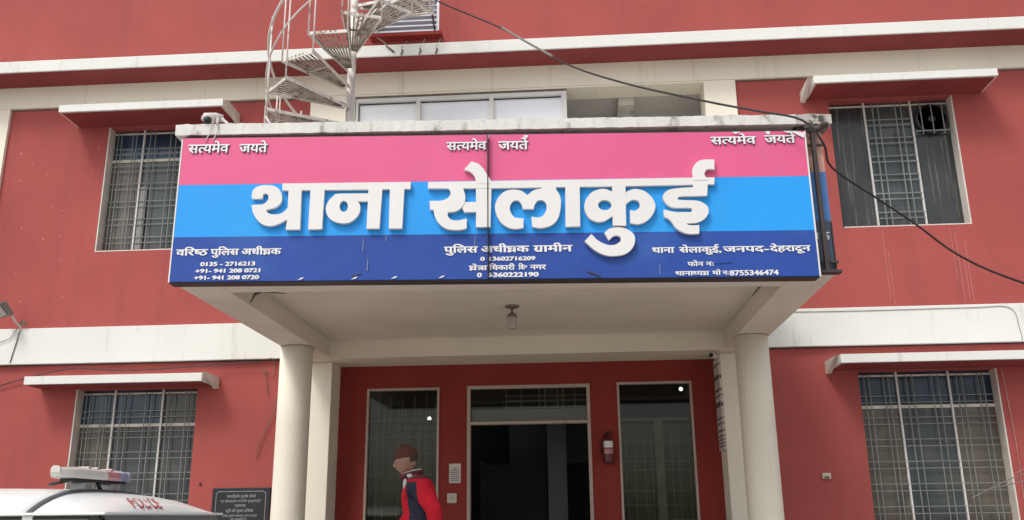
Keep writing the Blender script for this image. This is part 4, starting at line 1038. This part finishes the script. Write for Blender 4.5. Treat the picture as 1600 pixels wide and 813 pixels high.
b.tube([(-2.8625, (VY0+VY1)/2+t*(VY1-VY0)/2*0.99, roofz(-2.8625, (VY0+VY1)/2+t*(VY1-VY0)/2)-0.010) for t in [-math.cos(math.pi*j/ny) for j in range(ny+1)]], 0.026, 6)
b.build('roof_seal', 'seal_grey', PV)
# drip rail
b = MB(); b.box(VX0, VX1+0.03, VY0-0.018, VY0+0.004, 1.636, 1.650); b.box(VX1-0.01, VX1+0.03, VY0+0.005, VY1+0.01, 1.637, 1.6505); b.build('drip_rail', 'car', PV, bevel=0.004)
# lower body from side profile
prof = [(-5.95, 0.45), (-5.95, 1.08), (-1.90, 1.10), (-1.20, 1.05), (-1.00, 0.95), (-0.95, 0.45), (-1.20, 0.36)]
ra = [(-1.65-0.42*math.cos(t), 0.40+0.42*math.sin(t)) for t in [R(180-a) for a in range(0, 181, 20)]]
rb = [(-5.0-0.42*math.cos(t), 0.40+0.42*math.sin(t)) for t in [R(180-a) for a in range(0, 181, 20)]]
pf = prof+[(-1.22, 0.38)]+ra[1:-1]+[(-2.08, 0.38), (-4.57, 0.38)]+rb[1:-1]+[(-5.43, 0.38), (-5.85, 0.38)]
b = MB(); b.prism([(x, VY0-0.03, z) for x, z in pf], (0, VY1-VY0+0.06, 0)); body = b.build('body', 'car', PV, bevel=0.02)
# greenhouse: pillars and glass
def pillar(xb, xt, w_, mt='car'):
    for ys, ye in ((VY0+0.0, VY0+0.035), (VY1-0.035, VY1)):
        mb = MB(); mb.prism([(xb, ys, 1.09), (xb+w_, ys, 1.09), (xt+w_, ys, 1.633), (xt, ys, 1.633)], (0, ye-ys, 0)); mb.build('pillar', mt, PV)
pillar(-5.88, -5.83, 0.10); pillar(-4.75, -4.75, 0.07); pillar(-3.80, -3.80, 0.07); pillar(-2.90, -2.895, 0.055); pillar(-2.05, -2.54, 0.05, 'black')
for ys in (VY0+0.012, VY1-0.018):
    for xa, xb_, ta, tb in ((-5.78, -4.75, -5.73, -4.75), (-4.68, -3.80, -4.68, -3.80), (-3.73, -2.90, -3.73, -2.895), (-2.845, -2.05, -2.84, -2.54)):
        mb = MB(); mb.prism([(xa, ys, 1.10), (xb_, ys, 1.10), (tb, ys, 1.617), (ta, ys, 1.617)], (0, 0.006, 0)); mb.build('side_window', 'car_glass', PV)
        mb = MB(); mb.prism([(ta, ys-0.004, 1.6175), (tb, ys-0.004, 1.6175), (tb, ys-0.004, 1.633), (ta, ys-0.004, 1.633)], (0, 0.012, 0)); mb.build('window_rubber', 'black', PV)
mb = MB(); mb.prism([(-1.99, VY0+0.04, 1.105), (-1.99, VY1-0.04, 1.105), (-2.485, VY1-0.04, 1.632), (-2.485, VY0+0.04, 1.632)], (0.006, 0, 0.006)); mb.build('windscreen', 'car_glass', PV)
mb = MB(); mb.prism([(-5.89, VY0+0.06, 1.105), (-5.89, VY1-0.06, 1.105), (-5.87, VY1-0.06, 1.60), (-5.87, VY0+0.06, 1.60)], (-0.006, 0, 0)); mb.build('rear_window', 'car_glass', PV)
mb = MB(); mb.box(-5.7, -2.1, VY0+0.1, VY1-0.1, 1.085, 1.12); mb.build('cabin_floor', 'black', PV)
for x in (-1.65, -5.0):
    for y in (VY0+0.08, VY1-0.08):
        s = -1 if y < -5 else 1
        mb = MB(); mb.lathe((x, y-0.10, 0.37), [(0.24, 0), (0.36, 0.01), (0.37, 0.05), (0.37, 0.15), (0.36, 0.19), (0.24, 0.20)], 28, 'y'); wh = mb.build('wheel', 'black', PV)
        mb = MB(); mb.lathe((x, y-0.105, 0.37), [(0.05, 0), (0.10, 0.01), (0.23, 0.0), (0.235, 0.02), (0.235, 0.19), (0.23, 0.21), (0.10, 0.20)], 20, 'y'); mb.build('rim', 'steel', wh)
for y in (VY0+0.2, VY1-0.2):
    mb = MB(); mb.lathe((-0.985, y, 0.80), [(0.10, 0), (0.10, 0.03), (0.06, 0.045)], 20, 'x'); mb.build('headlight', 'bulb', PV)
mb = MB(); mb.box(-0.98, -0.83, VY0, VY1, 0.42, 0.58); mb.build('bumper', 'black', PV, bevel=0.02)
mb = MB()
for k in range(6): mb.box(-0.99, -0.955, VY0+0.45, VY1-0.45, 0.66+k*0.045, 0.68+k*0.045)
mb.build('radiator_grille', 'black', PV)
for x in (-2.88, -3.78, ):
    mb = MB(); mb.box(x-0.006, x+0.006, VY0-0.033, VY0-0.0295, 0.45, 1.07); mb.build('door_seam', 'black', body)
    mb = MB(); mb.box(x+0.06, x+0.20, VY0-0.055, VY0-0.03, 0.93, 0.96); mb.build('door_handle', 'black', body, bevel=0.005)
# POLICE on the curved side of the roof
v, f = font_mesh('POLICE')
xa = min(p[0] for p in v); xb_ = max(p[0] for p in v); ya = min(p[1] for p in v); yb = max(p[1] for p in v)
mb = MB()
for k, dl in enumerate((0,)):
    vs = []
    for p in v:
        t = (p[0]-xa)/(xb_-xa); s = (p[1]-ya)/(yb-ya)
        y = -5.40+0.36*t+0.075*s; x = -2.484-0.100*s
        vs.append((x, y, roofz(x, y)+0.008))
    mb.add(vs, f)
mb.build('lettering', 'police_red', PV, recalc=False)
# light bar across the roof
lx = -2.905
prof = [(-0.135, 0.0), (-0.145, 0.02), (-0.125, 0.052), (-0.07, 0.068), (0.07, 0.068), (0.125, 0.052), (0.145, 0.02), (0.135, 0.0)]
prof2 = [(-0.075, 0.0), (-0.082, 0.018), (-0.07, 0.050), (-0.04, 0.066), (0.04, 0.066), (0.07, 0.050), (0.082, 0.018), (0.075, 0.0)]
def seg(ya, yb, mt, sc0=1, sc1=1, name='lens'):
    mb = MB(); n = len(prof2); vs = []
    for y, s in ((ya, sc0), (yb, sc1)):
        vs += [(lx+px*s, y, 1.842+0.028*(1-s)+pz*s) for px, pz in prof2]
    fs = [(k, (k+1) % n, n+(k+1) % n, n+k) for k in range(n)]+[tuple(range(n-1, -1, -1)), tuple(range(n, 2*n))]
    mb.add(vs, fs); return mb
YA, YB = -5.53, -4.70
def bar_part(ya, yb, mt, n=14):
    mb = MB(); m = len(prof2); vs = []; fs = []
    for i in range(n+1):
        y = ya+(yb-ya)*i/n; t = (y-(YA+YB)/2)/((YB-YA)/2)
        s = max(0.35, (1-min(1, abs(t))**4.0)**0.45)
        vs += [(lx+px*s, y, 1.842+0.030*(1-(1-min(1, abs(t))**6)**0.4)+pz*(1-(1-min(1, abs(t))**6)**0.4 if False else (1-0.45*min(1, abs(t))**6))) for px, pz in prof2]
    for i in range(n):
        for k in range(m): fs.append((i*m+k, i*m+(k+1) % m, (i+1)*m+(k+1) % m, (i+1)*m+k))
    fs += [tuple(range(m-1, -1, -1)), tuple(range(n*m, n*m+m))]
    mb.add(vs, fs); mb.build('light_bar_lens', mt, PV)
bar_part(YA, -5.32, 'bar_clear', 16); bar_part(-5.316, -5.08, 'bar_clear', 6); bar_part(-5.076, -4.93, 'bar_red', 6); bar_part(-4.926, YB, 'bar_blue', 14)
for y in (-5.25, -5.15, -4.98):
    mb = MB(); mb.box(lx-0.05, lx+0.05, y-0.012, y+0.012, 1.905, 1.9145); mb.build('light_bar_rib', 'steel', PV, bevel=0.003)
mb = MB(); mb.box(lx-0.055, lx+0.055, -5.38, -4.80, 1.828, 1.8435); mb.build('light_bar_tray', 'black', PV, bevel=0.004)
for y, h in ((-5.24, 1), (-4.92, 1)):
    mb = MB(); mb.box(lx-0.045, lx+0.045, y-0.04, y+0.04, 1.765, 1.8275); mb.build('light_bar_foot', 'steel', PV, bevel=0.006)
mb = MB(); mb.tube([(lx-0.02, -5.34, 1.835), (lx-0.10, -5.36, 1.815), (lx-0.14, -5.33, 1.812)], 0.010, 6); mb.build('light_bar_cable', 'black', PV); mb = MB(); mb.tube([(lx+0.03, -5.12, 1.835), (lx+0.05, -5.1, 1.78)], 0.012, 6); mb.build('light_bar_cable', 'black', PV)

# ------------------------------------------------------------------ the man walking left under the porch
PE = thing('person', (-1.43, -2.0, 0.5), 'man in a brown knit cap and red and navy jacket walking left before the entrance', 'person')
PZ = 0.5
def skin(name, verts, edges, rad, mts, parent, sub=2, pick=None, root=0, extra=None):
    me = bpy.data.meshes.new(name+'_sk')
    me.from_pydata([tuple(v) for v in verts], edges, [])
    o = bpy.data.objects.new(name+'_sk', me); COL.objects.link(o)
    o.modifiers.new('skin', 'SKIN')
    for i, r_ in enumerate(rad):
        me.skin_vertices[0].data[i].radius = (r_, r_) if not isinstance(r_, tuple) else r_
        me.skin_vertices[0].data[i].use_root = (i == root)
    sb = o.modifiers.new('sub', 'SUBSURF'); sb.levels = sub; sb.render_levels = sub
    dg = bpy.context.evaluated_depsgraph_get(); dg.update()
    m2 = bpy.data.meshes.new_from_object(o.evaluated_get(dg))
    mb = MB(); mb.add([v.co[:] for v in m2.vertices], [list(p.vertices) for p in m2.polygons], True)
    bpy.data.objects.remove(o); bpy.data.meshes.remove(me); bpy.data.meshes.remove(m2)
    if pick:
        for i, f_ in enumerate(mb.f):
            c = sum((Vector(mb.v[k]) for k in f_), Vector())/len(f_); mb.mi[i] = pick(c)
    if extra: extra(mb)
    return mb.build(name, mts, parent, recalc=False)
ox, oy = -1.395, -2.0
def P(x, y, z): return (ox+x, oy+y, PZ+z)
# body skeleton, facing -x; z from the plinth
hip = P(0.02, 0, 0.95)
sp1 = P(0.00, 0, 1.12); sp2 = P(-0.035, 0, 1.30); sp3 = P(-0.075, 0, 1.42); nk = P(-0.115, 0, 1.485); nk2 = P(-0.135, 0, 1.54)
HC = Vector(P(-0.170, 0, 1.622))       # head centre
V_ = [hip, sp1, sp2, sp3, nk, nk2]
E_ = [(0, 1), (1, 2), (2, 3), (3, 4), (4, 5)]
Rd = [0.13, 0.12, 0.135, 0.11, 0.055, 0.055]
def chain(start, pts, rads):
    a = start
    for p_, r_ in zip(pts, rads):
        V_.append(p_); Rd.append(r_); E_.append((a, len(V_)-1)); a = len(V_)-1
    return a
# arms: near (camera side, -y) swings back, far swings forward
hN = chain(3, [P(-0.020, -0.17, 1.38), P(0.135, -0.235, 1.16), P(0.125, -0.24, 0.92), P(0.11, -0.24, 0.86)], [0.062, 0.048, 0.034, 0.032])
hF = chain(3, [P(-0.085, 0.17, 1.39), P(-0.14, 0.24, 1.14), P(-0.30, 0.24, 0.96), P(-0.34, 0.24, 0.92)], [0.062, 0.048, 0.034, 0.032])
# legs
chain(0, [P(0.0, -0.10, 0.88), P(-0.13, -0.11, 0.48), P(-0.22, -0.11, 0.09), P(-0.30, -0.11, 0.05), P(-0.38, -0.11, 0.045)], [0.095, 0.062, 0.042, 0.04, 0.03])
chain(0, [P(0.02, 0.10, 0.88), P(0.08, 0.11, 0.48), P(0.30, 0.11, 0.14), P(0.26, 0.11, 0.06), P(0.18, 0.11, 0.04)], [0.095, 0.062, 0.042, 0.04, 0.03])
# hands: palm and five fingers
def hand(root, d, side):
    base = Vector(V_[root]); d = Vector(d).normalized(); s_ = Vector((1, 0, 0)) if abs(d.x) < 0.7 else Vector((0, 0, 1)); t_ = d.cross(s_).normalized()
    palm = chain(root, [tuple(base+d*0.045)], [(0.036)])
    for k, (o_, ln) in enumerate(((-0.027, 0.065), (-0.009, 0.075), (0.009, 0.07), (0.027, 0.055))):
        a = base+d*0.085+s_*o_; c = a+d*ln*0.55+t_*0.008*side; e = c+d*ln*0.4+t_*0.018*side
        chain(palm, [tuple(a), tuple(c), tuple(e)], [0.0095, 0.0085, 0.0075])
    a = base+d*0.04-s_*0.035; chain(palm, [tuple(a), tuple(a+d*0.03-s_*0.02), tuple(a+d*0.055-s_*0.025)], [0.012, 0.010, 0.009])
hand(hN, (-0.15, 0, -1), 1); hand(hF, (-0.8, 0, -0.5), 1)
TL = R(16)   # head tilt forward
def hd(x, y, z):
    c, s = math.cos(TL), math.sin(TL)
    # x forward is -x in the world
    return Vector((HC.x-(x*c+z*s)*1.0, HC.y+y, HC.z+(z*c-x*s)))
def head_surface(az, el, grow=0.0):
    """az 0 = face direction, el -90..90"""
    ca, sa = math.cos(az), math.sin(az); ce, se = math.cos(el), math.sin(el)
    a_ = 0.104; b_ = 0.080; c_ = 0.126
    x = a_*ca*ce; y = b_*sa*ce; z = c_*se
    if z < 0:                      # taper to the jaw
        k = -z/c_; y *= 1-0.30*k; x = x*(1-0.10*k)+(0.018*k if ca > 0 else 0.03*k)
    if ca > 0.0 and z < 0.02:
        x += 0.006*ca
    # brow, sockets, nose, lips, chin
    def bump(ya, za, sy, sz, h):
        return h*math.exp(-((y-ya)/sy)**2-((z-za)/sz)**2) if ca > 0 else 0
    x += bump(0, -0.018, 0.011, 0.018, 0.024)+bump(0, 0.002, 0.009, 0.020, 0.012)
    x += bump(0, 0.022, 0.045, 0.008, 0.006)-bump(0.031, 0.004, 0.014, 0.010, 0.010)-bump(-0.031, 0.004, 0.014, 0.010, 0.010)
    x += bump(0, -0.052, 0.022, 0.006, 0.008)+bump(0, -0.064, 0.020, 0.006, 0.007)-bump(0, -0.058, 0.022, 0.003, 0.004)+bump(0, -0.094, 0.02, 0.014, 0.010)
    x += bump(0.04, -0.03, 0.02, 0.02, 0.004)+bump(-0.04, -0.03, 0.02, 0.02, 0.004)
    g_ = 1+grow
    return hd(x*g_, y*g_, z*g_)
def add_head(mb):
    nu, nv = 64, 48; vs = []; fs = []
    for j in range(nv+1):
        el = -math.pi/2+math.pi*j/nv
        for k in range(nu): vs.append(tuple(head_surface(2*math.pi*k/nu-math.pi, el)))
    for j in range(nv):
        for k in range(nu): fs.append((j*nu+k, j*nu+(k+1) % nu, (j+1)*nu+(k+1) % nu, (j+1)*nu+k))
    mb.cur = 0; mb.add(vs, fs, True)
    for s in (-1, 1):   # ears
        c = hd(-0.012, s*0.078, -0.008); mb.sphere(c, 0.030, 12, 8, (0.55, 0.30, 1.0)); c = hd(-0.010, s*0.086, -0.006); mb.sphere(c, 0.02, 10, 6, (0.4, 0.25, 0.8))
body_o = skin('body', V_, E_, Rd, ['skin'], PE, 2, extra=add_head)
# eyes
for s in (-1, 1):
    mb = MB(); mb.cur = 0; mb.sphere(hd(0.080, s*0.031, 0.004), 0.012, 12, 8); mb.cur = 1; mb.sphere(hd(0.0895, s*0.031, 0.004), 0.0048, 8, 6); mb.build('eye', ['letter', 'black'], body_o)
# knit cap
mb = MB(); nu, nv = 48, 16; vs = []; fs = []
for j in range(nv+1):
    for k in range(nu):
        az = 2*math.pi*k/nu-math.pi
        el0 = R(17)-R(14)*(0.5-0.5*math.cos(az))        # lower at the back
        el = el0+(math.pi/2-el0)*j/nv
        gr = 0.09+0.13*math.sin(j/nv*math.pi*0.5)+(0.05 if j < 4 else 0)
        p_ = head_surface(az, el, gr); vs.append(tuple(p_))
for j in range(nv):
    for k in range(nu): fs.append((j*nu+k, j*nu+(k+1) % nu, (j+1)*nu+(k+1) % nu, (j+1)*nu+k))
fs.append(tuple(range(nu-1, -1, -1))); mb.add(vs, fs, True); mb.build('cap', 'cap', PE, recalc=False)
# hair below the cap
mb = MB(); vs = []; fs = []
cols = list(range(0, 27))
for i in cols:
    az = math.pi*0.64+math.pi*0.72*i/26
    for j in range(5): vs.append(tuple(head_surface(az, R(-14+8*j), 0.025)))
for i in range(26):
    for j in range(4): fs.append((i*5+j, (i+1)*5+j, (i+1)*5+j+1, i*5+j+1))
mb.add(vs, fs, True); mb.build('hair', 'hair', PE, recalc=False)
# spectacles
mb = MB()
for s in (-1, 1):
    mb.tube([hd(0.112, s*0.031+0.021*math.cos(t), 0.003+0.016*math.sin(t)) for t in [2*math.pi*k/16 for k in range(17)]], 0.0016, 5)
    mb.tube([hd(0.112, s*0.052, 0.006), hd(0.07, s*0.079, 0.008), hd(-0.01, s*0.084, 0.004)], 0.0016, 5)
mb.tube([hd(0.113, -0.010, 0.008), hd(0.114, 0.010, 0.008)], 0.0016, 5); mb.build('spectacles', 'steel', PE)
# jacket
def sub_skin(name, idx_pts, edges, rads, mts, pick=None, sub=2): return skin(name, idx_pts, edges, rads, mts, PE, sub, pick)
JV = [P(0.01, 0, 0.90), P(-0.015, 0, 1.08), P(-0.045, 0, 1.27), P(-0.075, 0, 1.40), P(-0.112, 0, 1.47),
      P(-0.010, -0.175, 1.375), P(0.140, -0.235, 1.16), P(0.135, -0.24, 0.93),
      P(-0.080, 0.175, 1.385), P(-0.14, 0.245, 1.14), P(-0.285, 0.245, 0.975)]
JE = [(0, 1), (1, 2), (2, 3), (3, 4), (3, 5), (5, 6), (6, 7), (3, 8), (8, 9), (9, 10)]
JR = [(0.185, 0.165), (0.185, 0.17), (0.185, 0.185), (0.145, 0.15), (0.078, 0.085), 0.100, 0.078, 0.058, 0.105, 0.09, 0.06]
def jp(c):
    x, y, z = c.x-ox, c.y-oy, c.z-PZ
    if z > 1.445: return 3
    # sleeves stay red, navy flank panel and front
    arm = y < -0.185 and x > -0.03+0.08*(1.42-z)
    if arm: return 0
    if y < 0.02 and -0.135+0.10*(1.38-z) < x < 0.02+0.35*(1.36-z) and z < 1.42 and z > 0.85: return 1
    if x < -0.17 and z > 1.10: return 3 if z > 1.36 else 0
    return 0
jk = sub_skin('jacket', JV, JE, JR, ['jacket_red', 'jacket_navy', 'jacket_white', 'jacket_dark'], jp, 4)
# collar with a white stripe, chest badge
mb = MB()
pts = []
for k in range(21):
    t = 2*math.pi*k/20; pts.append(Vector(P(-0.125, 0, 1.495))+Vector((0.088*math.cos(t), 0.085*math.sin(t), 0.024*math.cos(t))))
mb.cur = 0; mb.tube(pts, 0.022, 8)
mb.build('collar', 'jacket_dark', PE)
mb = MB(); mb.tube([p_+Vector((0.004, 0, 0.020)) for p_ in pts], 0.008, 6); mb.build('collar_piping', 'jacket_white', PE)
# white flashes on the chest and the shoulder
mb = MB(); mb.sphere(P(-0.150, -0.165, 1.40), 0.05, 12, 8, (0.40, 0.30, 1.05)); mb.build('chest_patch', 'jacket_white', jk)
mb = MB(); mb.sphere(P(-0.115, -0.135, 1.475), 0.028, 12, 8, (1.0, 0.5, 0.7)); mb.build('shoulder_patch', 'jacket_white', jk)
# trousers and shoes
TV = [P(0.02, 0, 0.96), P(0.0, -0.10, 0.86), P(-0.13, -0.11, 0.48), P(-0.215, -0.11, 0.12), P(0.02, 0.10, 0.86), P(0.08, 0.11, 0.48), P(0.29, 0.11, 0.165)]
TE = [(0, 1), (1, 2), (2, 3), (0, 4), (4, 5), (5, 6)]
skin('trousers', TV, TE, [(0.15, 0.135), 0.11, 0.082, 0.072, 0.11, 0.082, 0.072], ['trouser'], PE)
for px, py, pz, rot in ((-0.22, -0.11, 0.0, 0), (0.27, 0.11, 0.03, 0.5)):
    skin('shoe', [P(px+0.03, py, pz+0.055), P(px-0.03, py, pz+0.055), P(px-0.12, py, pz+0.045), P(px-0.19, py, pz+0.04)], [(0, 1), (1, 2), (2, 3)], [0.045, 0.05, 0.046, 0.036], ['black'], PE)
